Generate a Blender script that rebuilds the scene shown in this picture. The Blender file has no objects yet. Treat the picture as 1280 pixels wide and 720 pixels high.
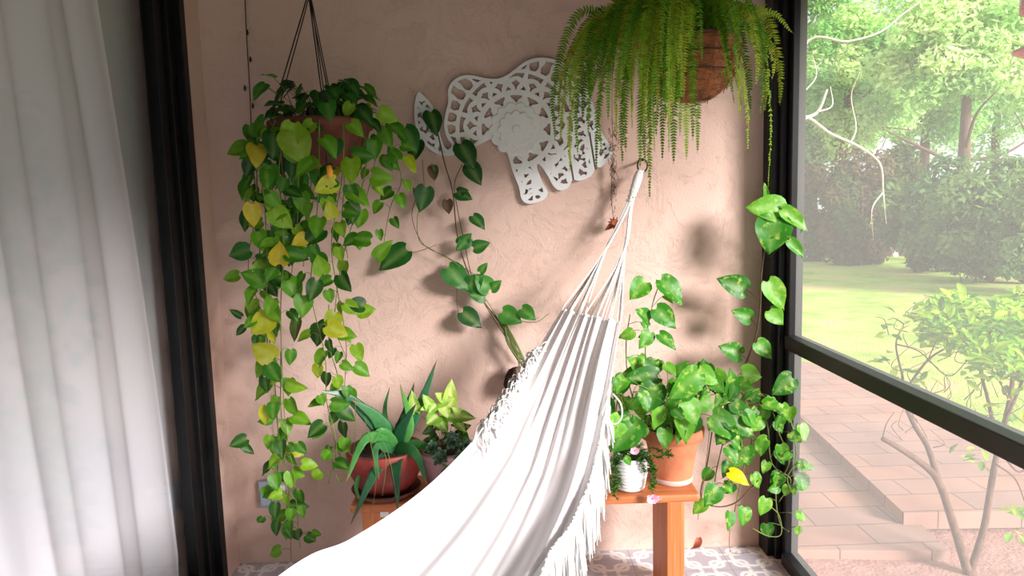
import bpy, math, random
import numpy as np
from mathutils import Vector, Matrix, noise
random.seed(7)
S = bpy.context.scene
COL = S.collection
PI = math.pi

# ------------------------------------------------------------------ camera
F = 900.0
dn = Vector((222.0, -7767.0, -900.0)).normalized()
fy = Vector((-15.0, 103.9, -900.0)); fy = (fy - dn * fy.dot(dn)).normalized()
Zc = -dn; Yc = fy; Xc = Yc.cross(Zc)
R = Matrix((Xc, Yc, Zc))            # camera space -> world
CAMLOC = Vector((0.0, 0.0, 1.52))
cam = bpy.data.cameras.new('camera'); co = bpy.data.objects.new('camera', cam); COL.objects.link(co)
co.matrix_world = Matrix.Translation(CAMLOC) @ R.to_4x4()
cam.sensor_width = 36; cam.lens = F / 1280 * 36; cam.clip_start = 0.02; cam.clip_end = 300
S.camera = co

def ray(px, py):
    return R @ Vector((px - 640.0, 360.0 - py, -F))
def at(px, py, Y):
    d = ray(px, py); return CAMLOC + d * (Y / d.y)
def atz(px, py, z):
    d = ray(px, py); return CAMLOC + d * ((z - CAMLOC.z) / d.z)
def mpp(Y): return Y / F            # metres per pixel at depth Y

# ------------------------------------------------------------------ world, sun, exposure
w = bpy.data.worlds.new('sky'); S.world = w; w.use_nodes = True
bg = w.node_tree.nodes['Background']; bg.inputs[0].default_value = (0.95, 0.98, 1.0, 1)
wn = w.node_tree; wt = wn.nodes.new('ShaderNodeTexCoord'); ws = wn.nodes.new('ShaderNodeSeparateXYZ'); wm = wn.nodes.new('ShaderNodeMapRange')
wn.links.new(wt.outputs['Generated'], ws.inputs[0]); wn.links.new(ws.outputs[2], wm.inputs[0]); wm.inputs[3].default_value = .42; wm.inputs[4].default_value = .5; wn.links.new(wm.outputs[0], bg.inputs[1])   # overcast sky, brighter overhead
sl = bpy.data.lights.new('sun', 'SUN'); sl.energy = 4.4; sl.angle = math.radians(18); sl.color = (1, .95, .92)   # low hazy sun
so = bpy.data.objects.new('sun', sl); COL.objects.link(so)
so.rotation_euler = Vector((1.0, -1.0, 0.50)).to_track_quat('Z', 'Y').to_euler()
S.view_settings.view_transform = 'Standard'; S.view_settings.look = 'None'
S.view_settings.exposure = 1.3; S.view_settings.gamma = 1; S.view_settings.use_curve_mapping = False

# ------------------------------------------------------------------ materials
def lin(r, g, b):
    return tuple(((c / 255) / 12.92 if c / 255 <= .04045 else ((c / 255 + .055) / 1.055) ** 2.4) for c in (r, g, b))
def newmat(name):
    m = bpy.data.materials.new(name); m.use_nodes = True
    nt = m.node_tree; return m, nt, nt.nodes['Principled BSDF']
def N(nt, t, **k):
    n = nt.nodes.new(t)
    for a, v in k.items():
        if a in n.inputs: n.inputs[a].default_value = v
        else: setattr(n, a, v)
    return n
def L(nt, a, b): nt.links.new(a, b)
def c4(c): return (c[0], c[1], c[2], 1)
def ramp(nt, fac, stops):
    r = nt.nodes.new('ShaderNodeValToRGB'); e = r.color_ramp.elements
    while len(e) < len(stops): e.new(.5)
    for i, (p, c) in enumerate(stops): e[i].position = p; e[i].color = c4(c)
    L(nt, fac, r.inputs[0]); return r.outputs[0]
def tc(nt): return nt.nodes.new('ShaderNodeTexCoord').outputs['Object']
def plain(name, c, c2=None, rough=.6, scale=20, bump=0, bscale=80, metal=0, stretch=None, spec=.5):
    m, nt, p = newmat(name)
    p.inputs['Roughness'].default_value = rough; p.inputs['Metallic'].default_value = metal
    p.inputs['Specular IOR Level'].default_value = spec
    co_ = tc(nt)
    if stretch:
        mp = N(nt, 'ShaderNodeMapping'); mp.inputs['Scale'].default_value = stretch; L(nt, co_, mp.inputs[0]); co_ = mp.outputs[0]
    n = N(nt, 'ShaderNodeTexNoise', Scale=scale, Detail=5.0); L(nt, co_, n.inputs['Vector'])
    L(nt, ramp(nt, n.outputs[0], [(.3, c), (.7, c2 or tuple(x * .85 for x in c))]), p.inputs['Base Color'])
    if bump:
        b = N(nt, 'ShaderNodeTexNoise', Scale=bscale, Detail=4.0); L(nt, co_, b.inputs['Vector'])
        bu = N(nt, 'ShaderNodeBump', Strength=bump, Distance=.01); L(nt, b.outputs[0], bu.inputs['Height']); L(nt, bu.outputs[0], p.inputs['Normal'])
    return m
def leafmat(name, rough=.4, trans=.35, veins=False, spec=.4):
    m, nt, p = newmat(name)
    a = N(nt, 'ShaderNodeAttribute', attribute_name='Col')
    n = N(nt, 'ShaderNodeTexNoise', Scale=60.0, Detail=3.0); L(nt, tc(nt), n.inputs['Vector'])
    colr = a.outputs['Color']
    hs = N(nt, 'ShaderNodeHueSaturation'); L(nt, colr, hs.inputs['Color'])
    mr = N(nt, 'ShaderNodeMapRange'); mr.inputs[3].default_value = .75; mr.inputs[4].default_value = 1.25
    L(nt, n.outputs[0], mr.inputs[0]); L(nt, mr.outputs[0], hs.inputs['Value']); colr = hs.outputs[0]
    if veins:   # cream variegation in irregular streaks
        v = N(nt, 'ShaderNodeTexNoise', Scale=42.0, Detail=3.0, Distortion=.3); L(nt, tc(nt), v.inputs['Vector'])
        f = ramp(nt, v.outputs[0], [(.55, (0, 0, 0)), (.72, (.75, .75, .75))])
        mx = N(nt, 'ShaderNodeMixRGB'); L(nt, f, mx.inputs[0]); L(nt, colr, mx.inputs[1]); mx.inputs[2].default_value = c4(lin(176, 204, 96)); colr = mx.outputs[0]
    L(nt, colr, p.inputs['Base Color']); p.inputs['Roughness'].default_value = rough; p.inputs['Specular IOR Level'].default_value = spec
    t = N(nt, 'ShaderNodeBsdfTranslucent'); L(nt, colr, t.inputs[0])
    mx = N(nt, 'ShaderNodeMixShader'); mx.inputs[0].default_value = trans
    L(nt, p.outputs[0], mx.inputs[1]); L(nt, t.outputs[0], mx.inputs[2]); L(nt, mx.outputs[0], nt.nodes['Material Output'].inputs[0])
    return m

def stucco():
    m, nt, p = newmat('tan_stucco'); p.inputs['Roughness'].default_value = .85; p.inputs['Specular IOR Level'].default_value = .2
    o = tc(nt)
    n = N(nt, 'ShaderNodeTexNoise', Scale=2.2, Detail=5.0); L(nt, o, n.inputs['Vector'])
    base = ramp(nt, n.outputs[0], [(.3, lin(194, 163, 150)), (.7, lin(206, 178, 167))])
    L(nt, base, p.inputs['Base Color'])
    # skip-trowel ridges: thin broken lines
    w1 = N(nt, 'ShaderNodeTexNoise', Scale=6.0, Detail=8.0, Distortion=.7, Roughness=.68); L(nt, o, w1.inputs['Vector'])
    rid = ramp(nt, w1.outputs[0], [(.40, (.7, .7, .7)), (.485, (1, 1, 1)), (.50, (0, 0, 0)), (.52, (.75, .75, .75)), (.66, (1, 1, 1))])
    n3 = N(nt, 'ShaderNodeTexNoise', Scale=110.0, Detail=4.0); L(nt, o, n3.inputs['Vector'])
    b1 = N(nt, 'ShaderNodeBump', Strength=.42, Distance=.005); L(nt, rid, b1.inputs['Height'])
    b2 = N(nt, 'ShaderNodeBump', Strength=.45, Distance=.004); L(nt, n3.outputs[0], b2.inputs['Height']); L(nt, b1.outputs[0], b2.inputs['Normal'])
    L(nt, b2.outputs[0], p.inputs['Normal']); return m

def math_(nt, op, a, b=None):
    n = nt.nodes.new('ShaderNodeMath'); n.operation = op
    for i, v in enumerate((a, b)):
        if v is None: continue
        if isinstance(v, (int, float)): n.inputs[i].default_value = v
        else: L(nt, v, n.inputs[i])
    return n.outputs[0]
def tilemat():
    m, nt, p = newmat('patterned_tile'); p.inputs['Roughness'].default_value = .35
    sx = nt.nodes.new('ShaderNodeSeparateXYZ'); L(nt, tc(nt), sx.inputs[0])
    T = .20
    def cell(off):
        out = []
        for k in (0, 1):
            v = math_(nt, 'ADD', math_(nt, 'DIVIDE', sx.outputs[k], T), off + 100)
            out.append(math_(nt, 'SUBTRACT', math_(nt, 'FRACT', v), .5))
        return out
    def ringd(cx, cy, r):     # |dist - r|
        d = math_(nt, 'SQRT', math_(nt, 'ADD', math_(nt, 'POWER', cx, 2), math_(nt, 'POWER', cy, 2)))
        return math_(nt, 'ABSOLUTE', math_(nt, 'SUBTRACT', d, r))
    a = cell(0); b = cell(.5)
    d1 = ringd(a[0], a[1], .36); d2 = ringd(b[0], b[1], .36)
    d3 = ringd(math_(nt, 'SUBTRACT', math_(nt, 'ABSOLUTE', a[0]), .25), math_(nt, 'SUBTRACT', math_(nt, 'ABSOLUTE', a[1]), .25), .13)
    dm = math_(nt, 'MINIMUM', math_(nt, 'MINIMUM', d1, d2), d3)
    f = ramp(nt, dm, [(.035, (1, 1, 1)), (.05, (0, 0, 0))])
    mx = N(nt, 'ShaderNodeMixRGB'); L(nt, f, mx.inputs[0]); mx.inputs[1].default_value = c4(lin(184, 182, 194)); mx.inputs[2].default_value = c4(lin(236, 234, 236))
    # grout
    e = math_(nt, 'MINIMUM', math_(nt, 'SUBTRACT', .5, math_(nt, 'ABSOLUTE', a[0])), math_(nt, 'SUBTRACT', .5, math_(nt, 'ABSOLUTE', a[1])))
    g = ramp(nt, e, [(.006, (1, 1, 1)), (.012, (0, 0, 0))])
    m2 = N(nt, 'ShaderNodeMixRGB'); L(nt, g, m2.inputs[0]); L(nt, mx.outputs[0], m2.inputs[1]); m2.inputs[2].default_value = c4(lin(150, 148, 150))
    L(nt, m2.outputs[0], p.inputs['Base Color']); return m
def brickmat():
    m, nt, p = newmat('brick_paver'); p.inputs['Roughness'].default_value = .9
    mp = N(nt, 'ShaderNodeMapping'); L(nt, tc(nt), mp.inputs[0])
    b = N(nt, 'ShaderNodeTexBrick', Scale=1.0); L(nt, mp.outputs[0], b.inputs['Vector'])
    b.inputs['Brick Width'].default_value = .42; b.inputs['Row Height'].default_value = .21; b.inputs['Mortar Size'].default_value = .0035
    b.inputs['Color1'].default_value = c4(lin(170, 128, 112)); b.inputs['Color2'].default_value = c4(lin(156, 126, 116)); b.inputs['Mortar'].default_value = c4(lin(100, 78, 70))
    n = N(nt, 'ShaderNodeTexNoise', Scale=2.5, Detail=6.0); L(nt, tc(nt), n.inputs['Vector'])
    mx = N(nt, 'ShaderNodeMixRGB'); mx.blend_type = 'MULTIPLY'; mx.inputs[0].default_value = .7
    L(nt, b.outputs[0], mx.inputs[1]); L(nt, ramp(nt, n.outputs[0], [(.3, (.6, .55, .55)), (.65, (1, .98, .95))]), mx.inputs[2])
    L(nt, mx.outputs[0], p.inputs['Base Color'])
    bu = N(nt, 'ShaderNodeBump', Strength=.5, Distance=.008, invert=True); L(nt, b.outputs['Fac'], bu.inputs['Height']); L(nt, bu.outputs[0], p.inputs['Normal'])
    return m
def fabric(name, c, trans=.25, weave=900, streak=None):
    m, nt, p = newmat(name); p.inputs['Roughness'].default_value = .9; p.inputs['Specular IOR Level'].default_value = .1
    p.inputs['Base Color'].default_value = c4(c)
    n = N(nt, 'ShaderNodeTexNoise', Scale=float(weave), Detail=2.0); L(nt, tc(nt), n.inputs['Vector'])
    bu = N(nt, 'ShaderNodeBump', Strength=.15, Distance=.001); L(nt, n.outputs[0], bu.inputs['Height']); L(nt, bu.outputs[0], p.inputs['Normal'])
    t = N(nt, 'ShaderNodeBsdfTranslucent'); t.inputs[0].default_value = c4(c)
    mx = N(nt, 'ShaderNodeMixShader'); mx.inputs[0].default_value = trans
    L(nt, p.outputs[0], mx.inputs[1]); L(nt, t.outputs[0], mx.inputs[2]); L(nt, mx.outputs[0], nt.nodes['Material Output'].inputs[0])
    return m
def glassmat():
    m, nt, p = newmat('window_glass')
    tr = N(nt, 'ShaderNodeBsdfTransparent'); gl = N(nt, 'ShaderNodeBsdfGlossy', Roughness=.03); fr = N(nt, 'ShaderNodeLayerWeight', Blend=.5)
    fp_ = math_(nt, 'ADD', math_(nt, 'MULTIPLY', math_(nt, 'POWER', fr.outputs['Facing'], 5.0), .95), .04)
    mx = N(nt, 'ShaderNodeMixShader'); L(nt, fp_, mx.inputs[0]); L(nt, tr.outputs[0], mx.inputs[1]); L(nt, gl.outputs[0], mx.inputs[2])
    L(nt, mx.outputs[0], nt.nodes['Material Output'].inputs[0]); nt.nodes.remove(p); return m
def screenmat():
    m, nt, p = newmat('insect_mesh')
    tr = N(nt, 'ShaderNodeBsdfTransparent'); df = N(nt, 'ShaderNodeBsdfDiffuse'); df.inputs[0].default_value = (.75, .75, .74, 1)
    tl = N(nt, 'ShaderNodeBsdfTranslucent'); tl.inputs[0].default_value = (.9, .9, .88, 1)
    m1 = N(nt, 'ShaderNodeMixShader'); m1.inputs[0].default_value = .6; L(nt, df.outputs[0], m1.inputs[1]); L(nt, tl.outputs[0], m1.inputs[2])
    mx = N(nt, 'ShaderNodeMixShader'); mx.inputs[0].default_value = SCREEN_COVER; L(nt, tr.outputs[0], mx.inputs[1]); L(nt, m1.outputs[0], mx.inputs[2])
    L(nt, mx.outputs[0], nt.nodes['Material Output'].inputs[0]); nt.nodes.remove(p); return m
SCREEN_COVER = .10
M = dict(
    stucco=stucco(), tile=tilemat(), brick=brickmat(), glass=glassmat(), screen=screenmat(),
    ceiling=plain('ceiling_paint', lin(58, 40, 28), rough=.9),
    black=plain('black_aluminium', (.0025, .0025, .003), (.004, .004, .0045), rough=.45, spec=.25),
    bronze=plain('dark_aluminium', (.005, .005, .006), (.008, .008, .010), rough=.4, spec=.28),
    curtain=fabric('white_voile', (.77, .77, .83), .3), sheer=fabric('grey_sheer', (.62, .64, .66), .3), hammock=fabric('white_cotton', (.82, .805, .82), .3, 600),
    cord=fabric('white_cord', (.88, .87, .86), .1),
    wood=plain('cedar_plank', lin(196, 118, 68), lin(168, 92, 50), rough=.5, scale=6, stretch=(.6, 14, 14), bump=.25, bscale=8),
    woodv=plain('cedar_post', lin(200, 120, 66), lin(168, 92, 48), rough=.5, scale=6, stretch=(14, 14, .6), bump=.25, bscale=8),
    terra=plain('terracotta', lin(206, 128, 92), lin(190, 112, 78), rough=.75, bump=.15),
    terrared=plain('red_terracotta', lin(142, 50, 42), lin(118, 38, 34), rough=.5),
    terradark=plain('aged_clay', lin(112, 58, 42), lin(84, 42, 32), rough=.8, bump=.2),
    pinkpot=plain('dusty_pink_clay', lin(190, 150, 150), rough=.6),
    whitepot=plain('white_glaze', (.82, .82, .84), (.76, .76, .78), rough=.35),
    limestain=plain('lime_stained_clay', lin(205, 175, 168), lin(190, 160, 150), rough=.85),
    soil=plain('potting_soil', lin(48, 34, 26), lin(26, 18, 14), rough=1, scale=60, bump=.8, bscale=90),
    coir=plain('coconut_fibre', lin(142, 84, 46), lin(86, 48, 26), rough=1, scale=16, stretch=(1, 1, 5), bump=1, bscale=40),
    wire=plain('dark_wire', (.015, .013, .012), rough=.5, metal=.3),
    white=plain('white_painted_metal', (.70, .70, .71), (.64, .64, .65), rough=.5),
    stem=plain('green_stem', lin(106, 124, 48), lin(80, 92, 38), rough=.6), stemdark=plain('brown_stem', lin(92, 68, 44), lin(60, 46, 30), rough=.8),
    bark=plain('bark', lin(112, 80, 66), lin(80, 56, 46), rough=.95, bump=.6, bscale=40), palebark=plain('bleached_bark', lin(225, 205, 195), lin(190, 170, 160), rough=.9),
    leaf=leafmat('heart_leaf', .42, .35, spec=.3), vleaf=leafmat('variegated_leaf', .4, .35, True, spec=.3), fern=leafmat('fern_leaf', .6, .4, spec=.2), aloe=leafmat('aloe_skin', .35, .06), tree=leafmat('tree_leaf', .7, .5, spec=.15),
    dry=plain('dry_leaf', lin(168, 92, 66), lin(130, 66, 48), rough=.9), twig=plain('dry_twig', lin(120, 90, 74), lin(84, 60, 50), rough=1),
    pink=plain('pink_petal', lin(240, 190, 205), lin(230, 150, 180), rough=.7), yellow=plain('yellow_petal', lin(226, 150, 40), rough=.7),
    red=plain('red_plastic', lin(220, 40, 50), rough=.3), grey=plain('grey_plastic', lin(150, 156, 172), rough=.5), label=plain('paper_label', (.75, .75, .74), rough=.7),
    blackwood=plain('fibre_pod', lin(74, 52, 42), lin(34, 24, 20), rough=1, scale=50, bump=1, bscale=70),
    podtop=plain('dried_moss', lin(150, 120, 98), lin(86, 60, 50), rough=1, scale=60, bump=1, bscale=80),
    lawn=None, dirt=plain('pink_gravel', lin(176, 134, 124), lin(150, 108, 98), rough=1, scale=14, bump=.8, bscale=60), concrete=plain('white_stone', (.8, .8, .8), rough=.8),
    interior=plain('room_paint', (.35, .33, .32), rough=.9),
)
def lawnmat():
    m, nt, p = newmat('lawn_grass'); p.inputs['Roughness'].default_value = 1; p.inputs['Specular IOR Level'].default_value = 0
    n = N(nt, 'ShaderNodeTexNoise', Scale=.9, Detail=8.0, Roughness=.7); L(nt, tc(nt), n.inputs['Vector'])
    L(nt, ramp(nt, n.outputs[0], [(.36, lin(140, 176, 78)), (.5, lin(176, 196, 104)), (.62, lin(196, 186, 128))]), p.inputs['Base Color'])
    b = N(nt, 'ShaderNodeTexNoise', Scale=60.0, Detail=4.0); L(nt, tc(nt), b.inputs['Vector'])
    bu = N(nt, 'ShaderNodeBump', Strength=1.0, Distance=.04); L(nt, b.outputs[0], bu.inputs['Height']); L(nt, bu.outputs[0], p.inputs['Normal'])
    return m
M['lawn'] = lawnmat()

# ------------------------------------------------------------------ mesh builder
class MB:
    def __init__(s): s.v = []; s.f = []; s.c = []; s.usec = False
    def add(s, vs, fs, col=None):
        o = len(s.v); s.v += [tuple(p) for p in vs]; s.f += [tuple(i + o for i in f) for f in fs]
        if col is not None:
            s.usec = True
            s.c += (col if isinstance(col, list) else [col] * len(vs))
        else: s.c += [(1, 1, 1)] * len(vs)
    def box(s, a, b):
        x0, y0, z0 = a; x1, y1, z1 = b
        s.add([(x0, y0, z0), (x1, y0, z0), (x1, y1, z0), (x0, y1, z0), (x0, y0, z1), (x1, y0, z1), (x1, y1, z1), (x0, y1, z1)],
              [(0, 3, 2, 1), (4, 5, 6, 7), (0, 1, 5, 4), (1, 2, 6, 5), (2, 3, 7, 6), (3, 0, 4, 7)])
    def tube(s, pts, rad, n=6, col=None, cap=True):
        pts = [Vector(p) for p in pts]; m = len(pts)
        if not hasattr(rad, '__len__'): rad = [rad] * m
        up = None; vs = []; fs = []
        for i, p in enumerate(pts):
            t = (pts[min(i + 1, m - 1)] - pts[max(i - 1, 0)])
            if t.length < 1e-9: t = Vector((0, 0, 1))
            t.normalize()
            if up is None: up = t.orthogonal().normalized()
            else:
                up = up - t * up.dot(t)
                up = up.normalized() if up.length > 1e-6 else t.orthogonal().normalized()
            b = t.cross(up)
            for k in range(n):
                a = 2 * PI * k / n; vs.append(p + (up * math.cos(a) + b * math.sin(a)) * rad[i])
        for i in range(m - 1):
            for k in range(n):
                k2 = (k + 1) % n; fs.append((i * n + k, i * n + k2, (i + 1) * n + k2, (i + 1) * n + k))
        if cap: fs.append(tuple(range(n))[::-1]); fs.append(tuple((m - 1) * n + k for k in range(n)))
        s.add(vs, fs, col)
    def lathe(s, c, prof, n=40, wob=0):
        vs = []; fs = []
        for (r, z) in prof:
            for k in range(n):
                a = 2 * PI * k / n; rr = r * (1 + wob * noise.noise(Vector((math.cos(a) * 2, math.sin(a) * 2, z * 12))))
                vs.append((c[0] + rr * math.cos(a), c[1] + rr * math.sin(a), c[2] + z))
        for i in range(len(prof) - 1):
            for k in range(n):
                k2 = (k + 1) % n; fs.append((i * n + k, i * n + k2, (i + 1) * n + k2, (i + 1) * n + k))
        s.add(vs, fs)
    def grid(s, fn, nu, nv, col=None):
        vs = [fn(i / (nu - 1), j / (nv - 1)) for i in range(nu) for j in range(nv)]
        fs = [(i * nv + j, (i + 1) * nv + j, (i + 1) * nv + j + 1, i * nv + j + 1) for i in range(nu - 1) for j in range(nv - 1)]
        s.add(vs, fs, col)
    def build(s, name, mat, parent=None, smooth=True, bevel=0):
        me = bpy.data.meshes.new(name); 
        o = bpy.data.objects.new(name, me); COL.objects.link(o)
        off = Vector((0, 0, 0))
        if parent is not None:
            o.parent = parent; off = -Vector(parent.location)
        elif s.v:
            a = np.array(s.v); off = -Vector((float((a[:, 0].min() + a[:, 0].max()) / 2), float((a[:, 1].min() + a[:, 1].max()) / 2), float(a[:, 2].min()))); o.location = -off
        if parent is not None and parent.parent is not None: off -= Vector(parent.parent.location)
        me.from_pydata([(x + off.x, y + off.y, z + off.z) for x, y, z in s.v], [], s.f)
        me.materials.append(mat)
        if s.usec:
            at_ = me.color_attributes.new('Col', 'FLOAT_COLOR', 'POINT')
            arr = np.ones((len(s.v), 4), dtype=np.float32); arr[:, :3] = np.array(s.c, dtype=np.float32); at_.data.foreach_set('color', arr.ravel())
        if smooth: me.polygons.foreach_set('use_smooth', [True] * len(me.polygons))
        me.update()
        if bevel:
            md = o.modifiers.new('bevel', 'BEVEL'); md.width = bevel; md.segments = 2; md.limit_method = 'ANGLE'
        return o
def empty(name, loc, label, cat, group=None):
    o = bpy.data.objects.new(name, None); COL.objects.link(o); o.location = loc; o.empty_display_size = .1
    return tag(o, label, cat, group)
def tag(o, label=None, cat=None, group=None, kind=None):
    if label: o['label'] = label
    if cat: o['category'] = cat
    if group: o['group'] = group
    if kind: o['kind'] = kind
    return o
def struct(name, mb, mat, bevel=0, smooth=False):
    return tag(mb.build(name, mat, None, smooth, bevel), kind='structure')
def boxm(a, b):
    m = MB(); m.box(a, b); return m
def smooth_path(pts, k=6):
    pts = [Vector(p) for p in pts]
    if len(pts) < 3: return [pts[0].lerp(pts[-1], i / k) for i in range(k + 1)]
    P = [pts[0] * 2 - pts[1]] + pts + [pts[-1] * 2 - pts[-2]]; out = []
    for i in range(1, len(P) - 2):
        a, b, c, d = P[i - 1], P[i], P[i + 1], P[i + 2]
        for j in range(k):
            t = j / k
            out.append(.5 * ((2 * b) + (c - a) * t + (2 * a - 5 * b + 4 * c - d) * t * t + (3 * b - a - 3 * c + d) * t ** 3))
    out.append(pts[-1]); return out
def rnd(a, b): return random.uniform(a, b)
def rv(s): return Vector((rnd(-s, s), rnd(-s, s), rnd(-s, s)))
def mixc(a, b, t): return tuple(a[i] * (1 - t) + b[i] * t for i in range(3))

# ------------------------------------------------------------------ patio shell
WY = 3.0                                   # face of end wall
XL = at(280, 440, WY).x                    # house wall plane
XR = at(972, 430, 2.93).x                  # screen wall plane
JY = 1.25 * 900 / 396.0
ZC = 2.60
m = MB(); m.box((XL - 2.2, WY, -.3), (XR + .10, WY + .2, ZC + .15)); struct('wall_back', m, M['stucco'])
m = MB(); m.box((XL - .12, JY, -.02), (XL, WY + .01, ZC)); m.box((XL - .12, .2, 2.42), (XL, JY, ZC)); m.box((XL - .12, -3.2, -.02), (XL, .2, ZC)); struct('wall_left', m, M['stucco'])
struct('floor', boxm((XL - 2.2, -3.4, -.12), (XR + .07, WY, 0)), M['tile'])
struct('ceiling', boxm((XL - 2.2, -3.4, ZC), (XR + 1.3, WY + .35, ZC + .14)), M['ceiling'])  # unseen; darkened and lengthened past the screen to shade the upper wall
m = MB(); m.box((XL - 2.2, -3.3, 0), (XL - 2.1, WY, ZC)); m.box((XL - 2.2, -3.3, 0), (XL - .12, -3.2, ZC)); struct('wall_room', m, M['interior'])
struct('wall_rear_blocker', boxm((XL, -3.4, 1.9), (XR + .06, -3.2, ZC)), M['stucco'])  # unseen strip added behind the camera to cut light on the end wall

# sliding glass door in the house wall
door = MB()
door.box((XL - .10, JY - .045, 0), (XL + .012, JY, 2.42)); door.box((XL - .11, JY - .10, 0), (XL - .015, JY - .045, 2.42))
door.box((XL - .10, .2, 2.36), (XL + .012, JY - .045, 2.42)); door.box((XL - .13, .2, 0), (XL + .012, .26, 2.42))
door.box((XL - .14, .2, 0), (XL + .012, JY, .035))
do = struct('door_1', door, M['black'], bevel=.003)
st = MB(); st.box((XL - .075, JY - .17, .035), (XL - .03, JY - .10, 2.36)); st.box((XL - .075, .26, .035), (XL - .03, JY - .17, .12)); st.box((XL - .075, .26, 2.28), (XL - .03, JY - .17, 2.36))
st.build('sash', M['black'], do, smooth=False, bevel=.003)
boxm((XL - .058, .26, .12), (XL - .052, JY - .17, 2.28)).build('pane', M['glass'], do, smooth=False)

# curtains behind the glass
def curtain():
    cx = XL - .100
    m = MB(); ny, nz = 260, 60
    def fn(u, v):
        z = .05 + 2.35 * v
        edge = JY - .17 - .27 * (v ** 1.15)
        if v < .08: edge -= .05 * (1 - v / .08) ** 2
        Y = .2 + (edge - .2) * u
        ph = u * 46 + .6 * math.sin(v * 3 + u * 9)
        amp = .014 + .006 * math.sin(u * 23)
        x = cx + amp * math.sin(ph) + .006 * math.sin(ph * 2.3 + v * 2) + .006 * math.sin(v * 4 + u * 6)
        return (x, Y + .010 * math.sin(ph * 2), z)
    m.grid(fn, ny, nz)
    return tag(m.build('curtain', M['curtain']), 'white voile curtain with long folds, drawn behind the sliding glass door', 'curtain')
curtain()
m = MB(); m.grid(lambda u, v: (XL - .150 + .004 * math.sin(u * 30), .2 + (2.985 - .2) * u, .04 + 2.36 * v), 60, 4)
tag(m.build('sheer_curtain', M['sheer']), 'flat grey sheer panel showing between the folded curtain and the black door frame', 'curtain')

# screened side: corner post, rail, sill, header, insect mesh
PY = 2.90
post = MB(); post.box((XR - .045, PY + .0, 0), (XR + .025, WY, ZC)); post.box((XR + .005, PY - .07, 0), (XR + .06, PY + .02, ZC)); post.box((XR - .02, PY - .03, 0), (XR + .005, PY, ZC))
struct('trim_1', post, M['bronze'], bevel=.004)
za = at(985, 421, PY - .1).z; 
rail = MB(); rail.box((XR - .012, -3.2, za - .055), (XR + .055, PY - .07, za)); ro = struct('trim_2', rail, M['bronze'], bevel=.004)
struct('trim_3', boxm((XR - .012, -3.2, 0), (XR + .06, PY - .07, .05)), M['bronze'], bevel=.004)
struct('trim_4', boxm((XR - .012, -3.2, ZC - .24), (XR + .055, PY - .07, ZC)), M['bronze'], bevel=.004)  # header deepened out of view to keep light off the upper wall
struct('trim_5', boxm((XR - .012, .55, .05), (XR + .055, .62, ZC - .08)), M['bronze'], bevel=.004)
struct('window_1', boxm((XR + .030, -3.2, za), (XR + .0315, PY - .07, ZC - .08)), M['screen'])
struct('window_2', boxm((XR + .030, -3.2, .05), (XR + .0315, PY - .07, za - .055)), M['screen'])
# chimney of light-tight corner behind the post
# ------------------------------------------------------------------ outside ground
struct('ground_1', boxm((-40, WY + .2, -.45), (60, 60, -.22)), M['lawn'])
m = MB(); m.box((XR + .07, -8, -.45), (60, WY + .2, -.23)); struct('ground_2', m, M['lawn'])
def slab(name, pts, z, th, label):
    m = MB(); n = len(pts); c = [atz(px, py, z) for px, py in pts]
    m.add([(p.x, p.y, z) for p in c] + [(p.x, p.y, z - th) for p in c],
          [tuple(range(n))[::-1], tuple(range(n, 2 * n))] + [(i, (i + 1) % n, n + (i + 1) % n, n + i) for i in range(n)])
    o = m.build(name, M['brick'], None, False); return tag(o, kind='structure')
slab('path_1', [(1130, 641), (1420, 636), (1330, 590), (1010, 452), (930, 455)], -.10, .09, '')
slab('path_2', [(1188, 689), (930, 686), (930, 455), (1000, 515)], -.165, .10, '')
struct('ground_3', boxm((XR + .07, .5, -.30), (6.2, 5.0, -.212)), M['dirt'])

# ------------------------------------------------------------------ plant helpers
PROF = [(0, .20), (.05, .36), (.14, .47), (.28, .50), (.45, .46), (.62, .36), (.78, .23), (.90, .10), (1, .0)]
def leaf(mb, base, tip, nrm, wid=.8, col=(.1, .3, .03), fold=.18, curl=.15, mid=None, prof=PROF, heart=.11):
    base = Vector(base); tip = Vector(tip); d = tip - base; Ln = d.length
    if Ln < 1e-5: return
    d.normalize(); n = Vector(nrm); n = n - d * n.dot(d)
    if n.length < 1e-4: n = d.orthogonal()
    n.normalize(); s = d.cross(n); vs = []; cs = []
    mid = mid or mixc(col, (.5, .7, .2), .18)
    for t, wd in prof:
        for f in (-1, -.5, 0, .5, 1):
            y = t - heart * (f * f) * max(0, 1 - t * 3.2)
            h = fold * abs(f) * wd - curl * t * t + .03 * math.sin(t * 9 + f * 3)
            vs.append(base + d * (y * Ln) + s * (f * wd * wid * Ln) + n * (h * Ln)); cs.append(mid if f == 0 else col)
    fs = []
    for i in range(len(prof) - 1):
        for j in range(4): fs.append((i * 5 + j, i * 5 + j + 1, (i + 1) * 5 + j + 1, (i + 1) * 5 + j))
    mb.add(vs, fs, cs)
G1 = [lin(44, 104, 16), lin(62, 124, 18), lin(84, 144, 22), lin(30, 80, 18), lin(120, 164, 28), lin(98, 152, 26)]
GD = [lin(34, 90, 34), lin(44, 110, 40), lin(30, 76, 30), lin(60, 130, 44)]
GY = [lin(168, 172, 34), lin(148, 166, 30), lin(188, 168, 40)]
GV = [lin(50, 124, 28), lin(42, 108, 30), lin(70, 142, 34), lin(98, 164, 44)]
def facing(y=1.0): return Vector((rnd(-.5, .6), -y, rnd(-.1, .9)))
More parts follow.
